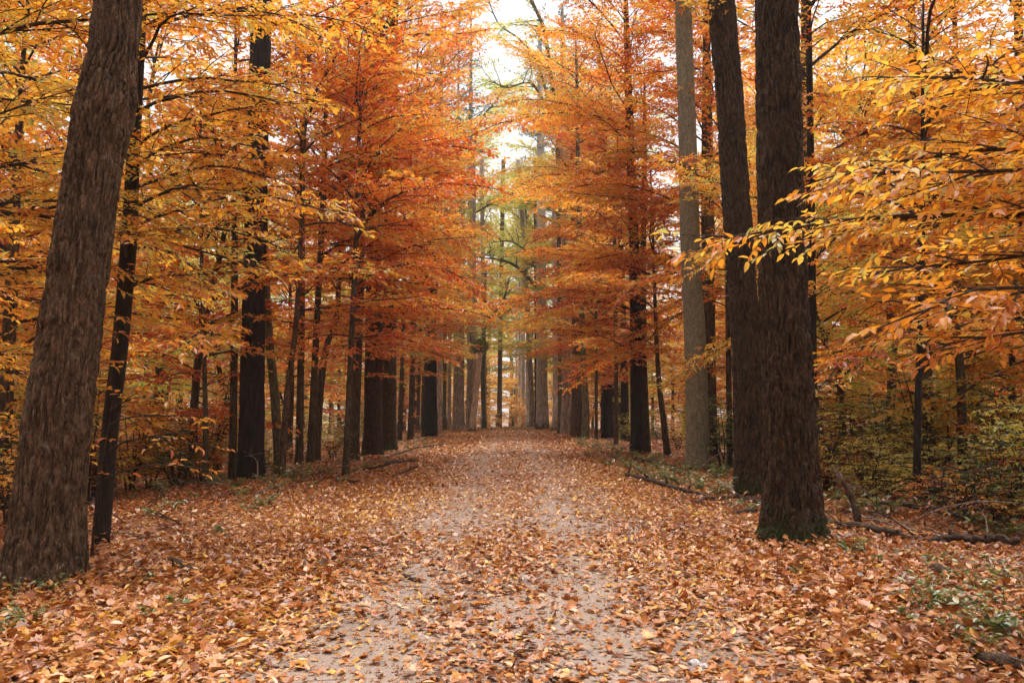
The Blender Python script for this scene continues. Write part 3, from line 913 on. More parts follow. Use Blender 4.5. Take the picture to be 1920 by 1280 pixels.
slim_tree('narrow dark stem second to the right of the mossy bent trunk', [(1155, 834, 9), (1155, 700, 8), (1153, 500, 7)], 33, 12, 3.0, 28, 2.9, 'orange', PI, 68, mean=.6)
slim_tree('thin dark stem just right of the mossy bent trunk', [(1118, 826, 6), (1118, 700, 6), (1117, 500, 5)], 38, 12, 3.5, 26, 2.8, 'gold', PI, 69, mean=.5)

mp = {o['label'].split()[0] + str(i): o for i, o in enumerate(COL.objects) if o.name.startswith('maple_tree')}
mps = [o for o in COL.objects if o.name.startswith('maple_tree')]
LF, RT = mps[0:2], mps[8:10]
ra = np.random.default_rng(70)
for i, (x, y, src, sc, rz, mat, lab) in enumerate([
        (-5.6, 40, LF[1], 1.0, -.3, 'orange', 'orange maple at the left verge before the row of avenue trunks'),
        (-6.0, 48, LF[1], 1.1, .4, 'gold', 'golden maple overhanging the first left avenue trunks'),
        (-6.6, 56, LF[1], 1.2, -.1, 'gold', 'golden maple among the slim left avenue trunks'),
        (-7.2, 64, LF[1], 1.3, .5, 'lime', 'yellow-green maple among the last left avenue trunks'),
        (-5.4, 21.5, LF[0], 1.3, .1, 'red', 'broad red maple hanging low behind the slim leaning maple'),
        (-5.4, 27, LF[1], .8, -.4, 'orange', 'shorter orange maple behind the trunk pair'),
        (5.8, 41, RT[0], .95, -.3, 'red', 'red-orange maple overhanging the mossy bent trunk'),
        (6.8, 56, RT[0], 1.1, -.2, 'gold', 'golden maple beside the pale avenue trunks'),
        (7.4, 64, RT[0], 1.2, .4, 'lime', 'yellow-green maple beside the last right avenue trunks'),
        (5.4, 45, RT[0], 1.35, -.5, 'gold', 'tall golden maple right of the sky gap'),
        (-5.6, 44, LF[1], 1.4, .1, 'orange', 'tall orange maple left of the sky gap'),
        (5.2, 70, RT[0], 1.68, .1, 'lime', 'yellow-green maple reaching over the last pale trunks'),
        (-5.4, 76, LF[1], 1.75, -.1, 'lime', 'yellow-green maple reaching in from the left before the crest'),
        (7.4, 58, RT[0], 1.5, .2, 'lime', 'tall yellow-green maple closing the right side of the sky gap'),
        (6.0, 24, RT[1], 1.2, -.3, 'orange', 'orange maple behind the smooth grey trunk'),
        (7.2, 19, RT[1], 1.0, .5, 'gold', 'golden maple between smooth grey and dark straight trunks'),
        (8.6, 16.5, RT[1], .95, .9, 'orange', 'orange maple behind the thin straight tree on the right'),
        (11.2, 17, RT[1], 1.05, -.9, 'gold', 'golden maple high over the right-hand undergrowth')]):
    copy_tree(src, (x, y, gz(x, y)), rz, sc, lab, 'maples along the trail', {'crown': M[mat]})

# the rest of the woods: five kinds of understory tree, copied with their parts
PROTO = []
for s, (H, z0, n, L) in enumerate([(9, 1.3, 56, 3.3), (12, 1.8, 72, 3.6), (14, 2.2, 82, 3.9), (6.5, .5, 50, 2.9), (11, .8, 72, 3.5)]):
    rg = np.random.default_rng(200 + s)
    S = np.array([[0, 0, 0], [rg.normal(0, .15), rg.normal(0, .15), H * .35], [rg.normal(0, .3), rg.normal(0, .3), H * .7], [0, 0, H]], float)
    S[0, 2] = -.2
    r = np.array([.055 + .006 * H, .045 + .005 * H, .03 + .002 * H, .012])
    lm = limb_set(S, z0, H - .3, n, rg, L, (.15, 1.0), (-.4, .3), .035)
    PROTO.append((S, r, lm, rg, H))

protos = []


def build_proto(k, loc, label, group, mat, rz, sc):
    S, r, lm, rg, H = PROTO[k]
    wood, lv = grow(lm, rg, .145, .062, sec=.23, ter=.145, twigs=False, jitter=.5, msec=3)
    root = thing('woodland_tree', label, 'tree', loc, group)
    ob('trunk', trunk_mesh('trunk', S, r, M['bark_slim'], 8, 12, 0, .3, None, rg), root)
    al = Acc()
    for a in wood:
        al.v += a.v
        al.f3 += [f + al.n for f in a.f3]; al.f4 += [f + al.n for f in a.f4]; al.n += a.n
    ob('limbs', al.mesh('limbs', M['twig']), root)
    c = ob('crown', leaves_mesh('crown', lv['P'], lv['D'], lv['N'], lv['L'], lv['W'], tints(lv, rg, .5, .2), M['orange'], rng=rg), root)
    c['kind'] = 'stuff'
    recolor(c, M[mat])
    root.rotation_euler = (0, 0, rz); root.scale = (sc,) * 3
    return root


spots = []
rs = np.random.default_rng(77)
for side in (-1, 1):
    for y0, dx, xmax in ((14, 4.2, 17), (19, 4.2, 20), (25, 4.4, 24), (31, 4.6, 28), (38, 5, 33), (46, 5.4, 38), (55, 6, 42), (66, 6.5, 48), (80, 7.5, 60), (100, 9, 75), (122, 10, 85)):
        x = (7.2 if y0 < 50 else 10.5) + rs.uniform(0, 2)
        if y0 < 16: x = 9.0
        while x < xmax:
            spots.append((side * x, y0 + rs.uniform(-2.2, 2.2), side, y0))
            x += dx * .8 * rs.uniform(.75, 1.25)
ROWN = {14: 'first', 19: 'second', 25: 'third', 31: 'fourth', 38: 'fifth', 46: 'sixth', 55: 'seventh', 66: 'eighth', 80: 'ninth', 100: 'tenth', 122: 'eleventh'}
ORD = ['first', 'second', 'third', 'fourth', 'fifth', 'sixth', 'seventh', 'eighth', 'ninth', 'tenth', 'eleventh', 'twelfth', 'thirteenth', 'fourteenth', 'fifteenth', 'sixteenth', 'seventeenth']
CN = {'orange': 'orange', 'gold': 'golden', 'red': 'red-orange', 'lime': 'yellow-green', 'rust': 'rust-brown', 'green': 'green'}
made = {}
cnt = {}
for x, y, side, row in spots:
    k = int(rs.integers(5))
    if row < 22 and rs.random() < .5: k = int(rs.choice([0, 3, 4]))
    mat = rs.choice(['orange', 'gold', 'red', 'lime', 'rust'], p=[.28, .38, .06, .26, .02] if row < 50 else [.3, .4, .05, .25, 0])
    if side > 0 and row < 35 and k == 3: mat = rs.choice(['lime', 'orange', 'green'], p=[.5, .3, .2])
    key = (side, row); cnt[key] = cnt.get(key, 0) + 1
    lab = '%s-leaved tree in the %s woods, %s from the trail in the %s row back' % (CN[mat], 'left' if side < 0 else 'right', ORD[cnt[key] - 1], ROWN[row])
    sc = rs.uniform(.85, 1.2) * (1.35 if row > 50 else 1); rz = rs.uniform(0, 6.3)
    if row >= 25 and cnt[key] % 3 == 0:
        k = int(rs.choice([1, 2])); sc *= 1.4
    elif row > 40: k = int(rs.choice([0, 3, 4]))
    loc = (x, y, gz(x, y))
    gname = 'understory trees filling the woods'
    if k not in made: made[k] = build_proto(k, loc, lab, gname, mat, rz, sc)
    else: copy_tree(made[k], loc, rz, sc, lab, gname, {'crown': M[mat]})
ls = {}
for side in (-1, 1):
    for row, y0 in enumerate((72, 92, 112, 134)):
        x = 9.0 + rs.uniform(0, 3)
        while x < .66 * y0 + 6:
            y = y0 + rs.uniform(-5, 5)
            mat = str(rs.choice(['orange', 'gold', 'lime'], p=[.4, .4, .2]))
            ls[(side, row)] = ls.get((side, row), 0) + 1
            lab = 'low %s tree far back in the %s woods, %s from the trail in %s line' % (CN[mat], 'left' if side < 0 else 'right', ORD[min(16, ls[(side, row)] - 1)], ORD[row])
            if ls[(side, row)] <= 17: copy_tree(made[3], (side * x, y, gz(side * x, y) - .2), rs.uniform(0, 6.3), rs.uniform(1.1, 1.5), lab, 'low trees far back in the woods', {'crown': M[mat]})
            x += rs.uniform(4, 7)
# golden trees that close the view beyond the crest, and yellow-green ones arching over the far trail
far = [(-9, 90, 1.1, 2, 'gold'), (8.5, 92, 1.1, 1, 'gold'), (-2.9, 92, 1.15, 0, 'gold'), (2.6, 95, 1.15, 0, 'gold'), (-12, 160, 2.9, 2, 'lime'), (10, 165, 2.9, 2, 'lime'), (0.3, 100, 1.2, 4, 'gold'), (-14, 104, 1.4, 1, 'gold'), (15, 104, 1.4, 2, 'gold'),
       (-1.6, 85, .75, 3, 'gold'), (1.4, 86, .75, 3, 'gold'), (-4.2, 86, .9, 3, 'gold'), (4.0, 87, .9, 3, 'gold'), (-5.5, 93, 1.3, 3, 'gold'), (5.6, 95, 1.3, 3, 'gold'), (-6.5, 120, 1.5, 4, 'gold'), (7.5, 124, 1.5, 4, 'gold'),
       (-3.8, 128, 2.9, 2, 'lime'), (3.6, 122, 2.8, 2, 'lime'), (-0.4, 150, 2.9, 2, 'lime'), (9.2, 104, 2.1, 1, 'lime'), (-9.6, 108, 2.2, 1, 'lime'),
       (9.4, 73, 2.2, 2, 'lime'), (-10.0, 80, 2.2, 2, 'lime'), (-8.4, 60, 1.6, 2, 'lime'), (8.6, 62, 1.6, 1, 'lime')]
for i, (x, y, sc, k, mat) in enumerate(far):
    lab = '%s-leaved tree %s the crest, %s one from the left there' % (CN[mat], 'beyond' if y > 80 else 'arching over the trail before', ORD[sorted([q[0] for q in far if (q[1] > 80) == (y > 80) and q[4] == mat]).index(x)])
    copy_tree(made[k], (x, y, gz(x, y)), rs.uniform(0, 6.3), sc, lab, 'trees closing the end of the trail', {'crown': M[mat]})
# woods go on beside and behind the viewer
for i, (x, y) in enumerate([(-8, 2), (-7, -5), (-9, -12), (-12, 5), (-14, -4), (8, 1), (7.5, -5), (9, -12), (12.5, 4), (14, -5), (-4, -20), (3.5, -22), (-16, 12), (17, 11), (-10, -22), (10, -22)]):
    lab = '%s-leaved tree standing behind the viewer, %s one in the row on the %s' % ('orange' if i % 2 else 'golden', ORD[i // 2], 'left' if x < 0 else 'right')
    copy_tree(made[(1, 2, 4)[i % 3]], (x, y, gz(x, y)), i * 1.7, 1.1, lab, 'trees behind the viewer', {'crown': M['orange' if i % 2 else 'gold']})

# ------------------------------------------------------------------ limbs of the far oaks and the mossy snag
def limb_tree(label, keys, Y, bark, limbs, ztop, name='gnarled_oak', leafmat='lime', seed=1, singles=0):
    P, r = stem_from_pixels(keys, Y, ztop)
    rg = np.random.default_rng(seed)
    base = P[0].copy(); base[2] = gz(base[0], Y)
    root = thing(name, label, 'tree', base)
    ob('trunk', trunk_mesh('trunk', P, r, M[bark], 14, 20, .008, .3, base, rg), root)
    sub = []
    for keyl in limbs:
        Q = np.array([at(a, b, Y + dy) for a, b, w, dy in keyl]); rr = np.array([size(w, Y) / 2 for a, b, w, dy in keyl])
        c = spline(np.column_stack([Q, rr]), 14)
        acc = Acc(); tube(acc, c[:, :3], c[:, 3], 7)
        ob('limb', acc.mesh('limb', M['bark_moss'], off=base), root)
        for i in range(3, 14):
            d = norm(c[i, :3] - c[i - 1, :3])
            az = math.atan2(d[1], d[0]) + rg.choice([-1, 1]) * rg.uniform(.4, 1.5)
            sub.append((c[i, :3], az, rg.uniform(.0, .9), rg.uniform(-.3, .3), rg.uniform(1.2, 2.8), c[i, 3] * .4 + .01))
    wood, lv = grow(sub, rg, .18, .08, sec=.26, ter=.18, twigs=False, jitter=.5, msec=3)
    for w in wood: ob('branch', w.mesh('branch', M['bark_moss'], off=base), root)
    tn = tints(lv, rg, .5, .22)
    ob('crown', leaves_mesh('crown', lv['P'], lv['D'], lv['N'], lv['L'], lv['W'], tn, M[leafmat], off=base, rng=rg), root)['kind'] = 'stuff'
    return root


limb_tree('oak right of the trail with a thick dark limb curving to the sky gap', [(1052, 812, 12), (1050, 500, 11), (1047, 330, 10), (1046, 220, 9)], 50, 'bark_moss',
          [[(1046, 215, 9, 0), (1030, 130, 8, -1), (1022, 60, 7, -2), (1003, 15, 6, -2), (985, -30, 5, -2)],
           [(1046, 260, 8, 0), (1010, 125, 5, 1), (975, 75, 4, 2), (935, 45, 3, 3), (912, -10, 2.5, 3)],
           [(1046, 250, 6, 0), (1000, 160, 4, -1), (950, 165, 3, -2), (920, 150, 1.5, -2)]], 20, seed=301)
limb_tree('oak in the right row with an arching mossy limb over the trail', [(1011, 802, 12), (1011, 650, 11), (1010, 545, 10)], 62, 'bark_pale',
          [[(1012, 540, 8, 0), (998, 528, 7, -1), (965, 497, 5.5, -2), (930, 486, 4, -3), (903, 484, 3, -3)],
           [(1012, 550, 7, 0), (1003, 500, 5, 0), (985, 470, 4, -1), (955, 452, 3, -1), (920, 455, 2, -1)]], 18, seed=302)
limb_tree('low forked mossy oak in the gap just right of the snag', [(908, 803, 9), (905, 700, 8), (908, 610, 7)], 66, 'bark_moss',
          [[(907, 615, 7, 0), (925, 588, 6, 0), (945, 560, 5, 0), (955, 520, 3, 0)], [(918, 598, 5, 0), (905, 580, 4, 0), (895, 565, 3, 0)], [(925, 590, 5, 0), (950, 585, 3, 0), (975, 565, 2, 0)]], 14, seed=303)
limb_tree('left avenue oak with bare forks under the yellow-green leaves', [(889, 802, 8), (889, 500, 7), (889, 270, 6)], 60, 'bark_pine',
          [[(889, 270, 5, 0), (905, 220, 4, 0), (930, 190, 3, 0), (945, 165, 2, 0)], [(889, 300, 4, 0), (870, 250, 3, 0), (862, 220, 2, 0)], [(889, 400, 4, 0), (925, 380, 3, 0), (950, 370, 2, 0)]], 20, seed=304)
# snag with a ball of moss
P, r = stem_from_pixels([(884, 806, 14), (889, 770, 12), (895, 710, 11), (900, 655, 11)], 56)
r[-1] *= 1.05
sb = P[0].copy(); sb[2] = gz(sb[0], 56)
snag = thing('broken_snag', 'pale leaning broken snag topped with a ball of green moss', 'snag', sb)
ob('trunk', trunk_mesh('trunk', P, r, M['bark_snag'], 16, 20, .012, .3, sb, R), snag)
nm = 2600
dv = norm(R.normal(0, 1, (nm, 3)))
c0 = P[-1] + [0, 0, .25]
mp = c0 + dv * np.array([.52, .45, .42]) * R.uniform(.55, 1.0, (nm, 1))
ob('moss_clump', leaves_mesh('moss_clump', mp, norm(dv + R.normal(0, .5, dv.shape) - [0, 0, .3]), R.normal(0, 1, dv.shape), R.uniform(.12, .26, nm), np.full(nm, .05), R.random(nm), M['moss'], off=sb), snag)['kind'] = 'stuff'

# ------------------------------------------------------------------ undergrowth
def shrub_proto(seed, H, n, leaf):
    rg = np.random.default_rng(seed)
    stems = []
    acc = Acc(); lm = []
    for k in range(n):
        az = rg.uniform(0, 6.3); lean = rg.uniform(.05, .5); h = H * rg.uniform(.6, 1.0)
        t = np.linspace(0, 1, 6)
        x = np.cos(az) * (lean * h * t ** 1.4 + .08); y = np.sin(az) * (lean * h * t ** 1.4 + .08)
        p = np.stack([x + rg.normal(0, .02, 6), y + rg.normal(0, .02, 6), h * t - .05], -1)
        tube(acc, p, .010 * H * (1 - t) ** .7 + .003, 4, cap=False)
        for q in range(int(5 * h)):
            f = rg.uniform(.25, 1.0); b = spline(p, 11)[int(f * 10)]
            lm.append((b, rg.uniform(0, 6.3), rg.uniform(.1, .7), rg.uniform(-.3, .1), rg.uniform(.3, .8) * (1.15 - .5 * f), .006))
    wood, lv = grow(lm, rg, leaf, .075, sec=.16, ter=.13, twigs=False, second=.35, ns=3)
    for a in wood:
        acc.f3 += [f + acc.n for f in a.f3]; acc.f4 += [f + acc.n for f in a.f4]; acc.v += a.v; acc.n += a.n
    return acc.mesh('stems', M['twig']), leaves_mesh('foliage', lv['P'], lv['D'], lv['N'], lv['L'], lv['W'], tints(lv, rg), M['lime'], rng=rg)


SHR = [shrub_proto(400, 2.4, 7, .10), shrub_proto(401, 1.7, 8, .085), shrub_proto(402, 1.1, 8, .075), shrub_proto(403, 3.0, 6, .10)]


def shrub(x, y, k, mat, sc, label, group):
    root = thing('shrub', label, 'shrub', (x, y, gz(x, y)), group)
    ob('stems', SHR[k][0], root)
    f = ob('foliage', SHR[k][1], root); f['kind'] = 'stuff'; recolor(f, M[mat])
    root.rotation_euler = (0, 0, rs.uniform(0, 6.3)); root.scale = (sc, sc, sc * rs.uniform(.85, 1.15))


scnt = {}
for side in (-1, 1):
    for y0, n in ((12.5, 9 if side < 0 else 13), (16, 13 if side < 0 else 15), (20, 14 if side < 0 else 15), (25, 13), (31, 12), (38, 12), (46, 12)):
        for q in range(n):
            y = y0 + rs.uniform(-1.8, 1.8)
            x = side * (5.4 + (y * .68 - 3.6) * (q + rs.uniform(.1, .9)) / n)
            if side < 0 and y < 18: x -= 1.2
            if side > 0 and y < 14 and x < 6.0: continue
            mat = rs.choice(['lime', 'green', 'orange', 'gold', 'rust'], p=[.42, .2, .2, .15, .03] if side > 0 else [.3, .12, .3, .24, .04])
            key = (side, y0); scnt[key] = scnt.get(key, 0) + 1
            lab = '%s shrub in the %s undergrowth, %s from the trail in its %s row' % (CN[mat], 'left' if side < 0 else 'right', ORD[scnt[key] - 1], ORD[[12.5, 16, 20, 25, 31, 38, 46].index(y0)])
            k = int(rs.integers(4)) if abs(x) > 7 else int(rs.choice([1, 2]))
            shrub(x, y, k, mat, rs.uniform(.75, 1.15), lab, 'shrubs of the undergrowth')

for i, (x, y) in enumerate([(-6.2, 83), (-4.6, 81), (-3.0, 82.5), (-1.5, 81), (.1, 82), (1.6, 81.2), (3.1, 82.4), (4.7, 81), (6.3, 83)]):
    shrub(x, y, (1, 3, 0)[i % 3], 'gold', 1.25, 'golden bush closing the gap beyond the crest, %s from the left' % ORD[i], 'golden bushes beyond the crest')

# small green weeds along the verges
def weed_proto(seed, n, h):
    rg = np.random.default_rng(seed)
    P, D, N, L = [], [], [], []
    acc = Acc()
    for k in range(n):
        az = rg.uniform(0, 6.3); l = h * rg.uniform(.5, 1.1); lean = rg.uniform(.3, 1.2)
        t = np.linspace(0, 1, 5)
        p = np.stack([np.cos(az) * lean * l * t ** 1.3, np.sin(az) * lean * l * t ** 1.3, l * t * (1 - .25 * t) - .02], -1)
        tube(acc, p, .0025 * (1 - .7 * t) + .0005, 3, cap=False)
        for q in range(rg.integers(4, 8)):
            f = rg.uniform(.3, 1); b = spline(p, 11)[int(f * 10)]
            a = az + rg.normal(0, 1.0); e = rg.uniform(-.3, .5)
            P.append(b); D.append([math.cos(a) * math.cos(e), math.sin(a) * math.cos(e), math.sin(e)]); N.append([rg.normal(0, .3), rg.normal(0, .3), 1]); L.append(rg.uniform(.035, .07))
    P, D, N, L = map(np.array, (P, D, N, L))
    return acc.mesh('stems', M['weed_stem']), leaves_mesh('foliage', P, D, N, L, L * .55, rg.random(len(L)), M['weed'], hi=True, rng=rg)


M['weed_stem'] = bark_mat('weed_stem', (.06, .07, .02), (.13, .15, .05), 30, 30, .1, .002)
WEED = [weed_proto(500, 6, .16), weed_proto(501, 9, .22), weed_proto(502, 12, .32), weed_proto(503, 16, .26)]
wspots = []
for px, py, k in [(20, 1120, 2), (45, 1170, 1), (10, 1190, 3), (30, 1090, 1), (150, 1065, 0), (90, 1108, 1), (255, 1098, 0), (340, 1145, 0), (280, 1160, 0), (110, 1130, 0), (420, 1000, 0), (470, 960, 2), (455, 930, 1), (520, 920, 1), (590, 915, 0), (360, 935, 0), (500, 950, 1),
                  (1700, 1120, 1), (1740, 1105, 2), (1770, 1140, 3), (1830, 1110, 2), (1800, 1085, 1), (1880, 1140, 2), (1860, 1190, 3), (1790, 1190, 1), (1690, 1170, 0), (1905, 1100, 2), (1840, 1215, 1), (1650, 1055, 0), (1600, 1040, 1), (1690, 1045, 1), (1750, 1060, 1), (1900, 1200, 1), (1870, 1085, 2), (1730, 1150, 2), (1820, 1150, 1),
                  (1500, 1015, 1), (1460, 1020, 0), (1520, 1010, 2), (1510, 1080, 0), (1360, 925, 2), (1320, 905, 2), (1345, 890, 3), (1290, 900, 2), (1260, 910, 1), (1240, 885, 2), (1200, 880, 2), (1170, 870, 2), (1150, 860, 2), (1130, 850, 2), (1180, 895, 1), (1220, 900, 1), (1110, 845, 2), (1140, 875, 1), (1215, 870, 3),
                  (1120, 838, 3), (1145, 845, 2), (1175, 880, 3), (1205, 890, 3), (1245, 900, 3), (1275, 912, 3), (1310, 920, 3), (1345, 930, 2), (1290, 880, 3), (1330, 880, 3), (1350, 900, 3), (1085, 832, 1), (1600, 960, 3), (1660, 965, 3), (1560, 940, 3), (1820, 985, 3), (1880, 1010, 3), (1740, 960, 3), (1630, 930, 3), (1270, 890, 3), (1100, 855, 1), (1090, 838, 2), (1160, 850, 3), (1190, 860, 3), (1230, 865, 3), (1380, 950, 1), (1410, 960, 1), (250, 940, 2), (300, 925, 3), (345, 915, 2), (400, 912, 3), (445, 915, 3), (505, 908, 3), (540, 900, 3), (590, 888, 2), (640, 878, 2), (280, 965, 1), (330, 955, 1), (750, 855, 1), (770, 845, 2), (720, 870, 1), (690, 880, 1), (620, 890, 1), (800, 838, 2), (560, 905, 2), (640, 905, 1)]:
    wspots.append((px, py, k))
for i, (px, py, k) in enumerate(sorted(wspots)):
    b = base_at(px, py)
    side = 'left' if px < 960 else 'right'
    depth_ = 'near' if py > 1040 else ('middle' if py > 900 else 'far')
    idx = [q for q in sorted(wspots) if (q[0] < 960) == (px < 960) and ('near' if q[1] > 1040 else ('middle' if q[1] > 900 else 'far')) == depth_].index((px, py, k))
    side_n = ['leftmost', 'second', 'third', 'fourth', 'fifth', 'sixth', 'seventh', 'eighth', 'ninth', 'tenth', 'eleventh', 'twelfth', 'thirteenth', 'fourteenth', 'fifteenth', 'sixteenth', 'seventeenth', 'eighteenth', 'nineteenth', 'twentieth', 'twenty-first', 'twenty-second', 'twenty-third', 'twenty-fourth', 'twenty-fifth', 'twenty-sixth', 'twenty-seventh', 'twenty-eighth', 'twenty-ninth', 'thirtieth'][idx]
    root = thing('weed_plant', 'low green weed on the %s verge, %s counted from the left in its %s patch' % (side, side_n, depth_), 'weed', b, 'green weeds along the verges')
    ob('stems', WEED[k][0], root); f = ob('foliage', WEED[k][1], root); f['kind'] = 'stuff'
    s = rs.uniform(.7, 1.1) * (1.0 if py > 1040 else (1.5 if py > 900 else 1.9))
    root.rotation_euler = (0, 0, rs.uniform(0, 6.3)); root.scale = (s,) * 3

# ------------------------------------------------------------------ fallen wood
def fallen(name, label, cat, keys, mat, stubs=(), lift=.5, ns=10, rng=R, group=None, sag=True, crook=.3):
    """keys: (px, py, width px): lies on the ground where the photo shows it"""
    Q, rr = [], []
    for a, b, w in keys:
        p = base_at(a, b); rad = size(w, p[1]) / 2
        p[2] += rad * lift; Q.append(p); rr.append(rad)
    n = 10 * len(keys)
    c = spline(np.column_stack([np.array(Q), rr]), n)
    c[:, :3] += np.cumsum(rng.normal(0, .012 * crook, (n, 3)), 0)
    c[:, 2] = np.maximum(c[:, 2], G(c[:, 0], c[:, 1]) + c[:, 3] * (lift - .2))
    c[:, 3] *= 1 + .16 * rng.normal(0, 1, n)
    c[-1, 3] *= .35; c[0, 3] *= .5
    base = np.array(Q[0])
    o0 = thing(name, label, cat, base, group) if stubs else None
    acc = Acc(); tube(acc, c[:, :3], c[:, 3], ns)
    me = acc.mesh('stem', mat, off=base)
    if not stubs:
        return tag(ob(name, me, None, base), label, cat, group)
    ob('stem', me, o0)
    for f, h in stubs:
        i = int(f * (n - 1)); p = c[i, :3]; rad = c[i, 3]
        d = norm(np.array([rng.normal(0, .4), rng.normal(0, .4), 1.0]))
        a2 = Acc(); tube(a2, np.array([p, p + d * h * .5, p + d * h + rng.normal(0, .02, 3)]), [rad * .75, rad * .6, rad * .3], 7)
        ob('stub', a2.mesh('stub', mat, off=base), o0)
    return o0


fallen('fallen_log', 'long dark fallen log passing behind the thickest right-hand trunk', 'log',
       [(1278, 949, 5), (1345, 938, 9), (1430, 948, 11), (1550, 984, 12), (1690, 1010, 13), (1800, 1030, 14), (1900, 1046, 14), (1990, 1060, 13)], M['log'], ((.3, .05), (.62, .09), (.78, .12), (.9, .07)), 1.0, crook=1.6)
fallen('fallen_branch', 'dark branch with upright stubs lying at the right verge', 'branch', [(1172, 895, 6), (1210, 906, 8), (1255, 920, 8), (1300, 930, 6), (1335, 938, 3)], M['log'], ((.05, .22), (.3, .14), (.5, .2), (.7, .16)), 2.2)
fallen('fallen_branch', 'short bough on the leaves just left of the mossy trunk foot', 'branch', [(1365, 968, 7), (1395, 966, 9), (1422, 964, 8)], M['log'], (), 1.6)
fallen('fallen_branch', 'curved grey branch arching over the right-hand brush', 'branch', [(1640, 950, 6), (1700, 960, 8), (1760, 968, 8), (1810, 985, 7)], M['log'], (), 3.0)
fallen('fallen_branch', 'thin branch below the curved one in the right-hand brush', 'branch', [(1600, 965, 4), (1660, 985, 5), (1720, 1000, 5), (1790, 1012, 4)], M['deadwood'], (), 2.0)
fallen('fallen_branch', 'dark bough in the bottom right corner', 'branch', [(1822, 1235, 26), (1870, 1248, 30), (1925, 1262, 34), (1990, 1280, 34)], M['log'], (), .5)
fallen('wood_chunk', 'short rotten wood chunk on the right-hand leaves', 'wood', [(1745, 1068, 16), (1762, 1076, 19), (1782, 1082, 14)], M['log'], (), .5)
fallen('fallen_branch', 'curled pale stick among the weeds at lower right', 'branch', [(1690, 1090, 10), (1668, 1112, 10), (1664, 1135, 8), (1676, 1160, 6)], M['deadwood'], (), .8)
fallen('fallen_branch', 'grey rotten bough leading to dark chunk on the left leaves', 'branch', [(225, 1082, 14), (265, 1062, 15), (300, 1048, 13)], M['deadwood'], (), .6)
fallen('wood_chunk', 'dark crumbling wood chunk among leaves at lower left', 'wood', [(312, 1053, 14), (340, 1068, 20), (370, 1080, 16)], M['log'], (), .6)
fallen('fallen_stick', 'small dark stick on the bare sand left of the trail centre', 'stick', [(724, 1076, 5), (755, 1081, 7), (788, 1092, 8)], M['log'], (), .6)
fallen('fallen_stick', 'thin stick lying across the sand farther up the trail', 'stick', [(812, 1022, 3), (842, 1020, 4)], M['deadwood'], (), .6)
fallen('fallen_stick', 'pale twig poking up by the log left of mossy trunk', 'stick', [(1345, 902, 5), (1360, 915, 9), (1376, 930, 11)], M['deadwood'], (), 1.2)
fallen('fallen_branch', 'dark branch beyond the right verge before the double-stemmed maple', 'branch', [(1190, 862, 8), (1225, 872, 9), (1270, 878, 7)], M['log'], (), .8)
fallen('fallen_stick', 'thin pale twig leaning beside the foot of the smooth grey trunk', 'stick', [(1288, 882, 2), (1296, 895, 2.5), (1304, 912, 2.5)], M['deadwood'], (), 5.0)
lb = [[(600, 905, 5), (650, 890, 8), (720, 872, 9), (780, 862, 6)], [(680, 885, 10), (740, 880, 14), (790, 872, 8)], [(715, 862, 6), (770, 850, 8), (830, 838, 5)], [(560, 880, 5), (600, 872, 6), (650, 868, 5)],
      [(735, 895, 9), (760, 888, 12), (785, 880, 8)], [(640, 900, 6), (655, 908, 12), (668, 905, 9)], [(330, 905, 4), (390, 895, 5), (450, 900, 4)], [(250, 900, 4), (320, 912, 6), (400, 918, 4)], [(290, 925, 3), (360, 915, 4), (430, 908, 3)],
      [(420, 915, 3), (500, 900, 4), (580, 885, 3)], [(540, 915, 5), (570, 900, 6), (610, 888, 4)], [(800, 845, 4), (820, 838, 6), (845, 828, 4)]]
ln = ['long thin branch running along the left bank', 'thick dark bough in the left brush heap', 'dark branch at the upper end of the left brush heap', 'branch at the back of the left brush, before the bent tree', 'stubby dark bough at the front of the left brush heap',
      'short black chunk at the foot of the lowest red maple', 'thin branch on the ground beyond the lone thin stem', 'pale thin branch crossing the shaded leaves at left', 'faint stick before the lone thin stem', 'long stick leading to the very dark trunk', 'crooked branch right of the very dark trunk', 'short branch topmost on the left bank near the crest']
for kk, nn in zip(lb, ln):
    kk = [(a, b, w * .36) for a, b, w in kk]
    fallen('fallen_branch', nn, 'branch', kk, M['log'] if 'pale' not in nn and 'faint' not in nn else M['deadwood'], (), 3.0, group='dead branches on the left bank', crook=.8)
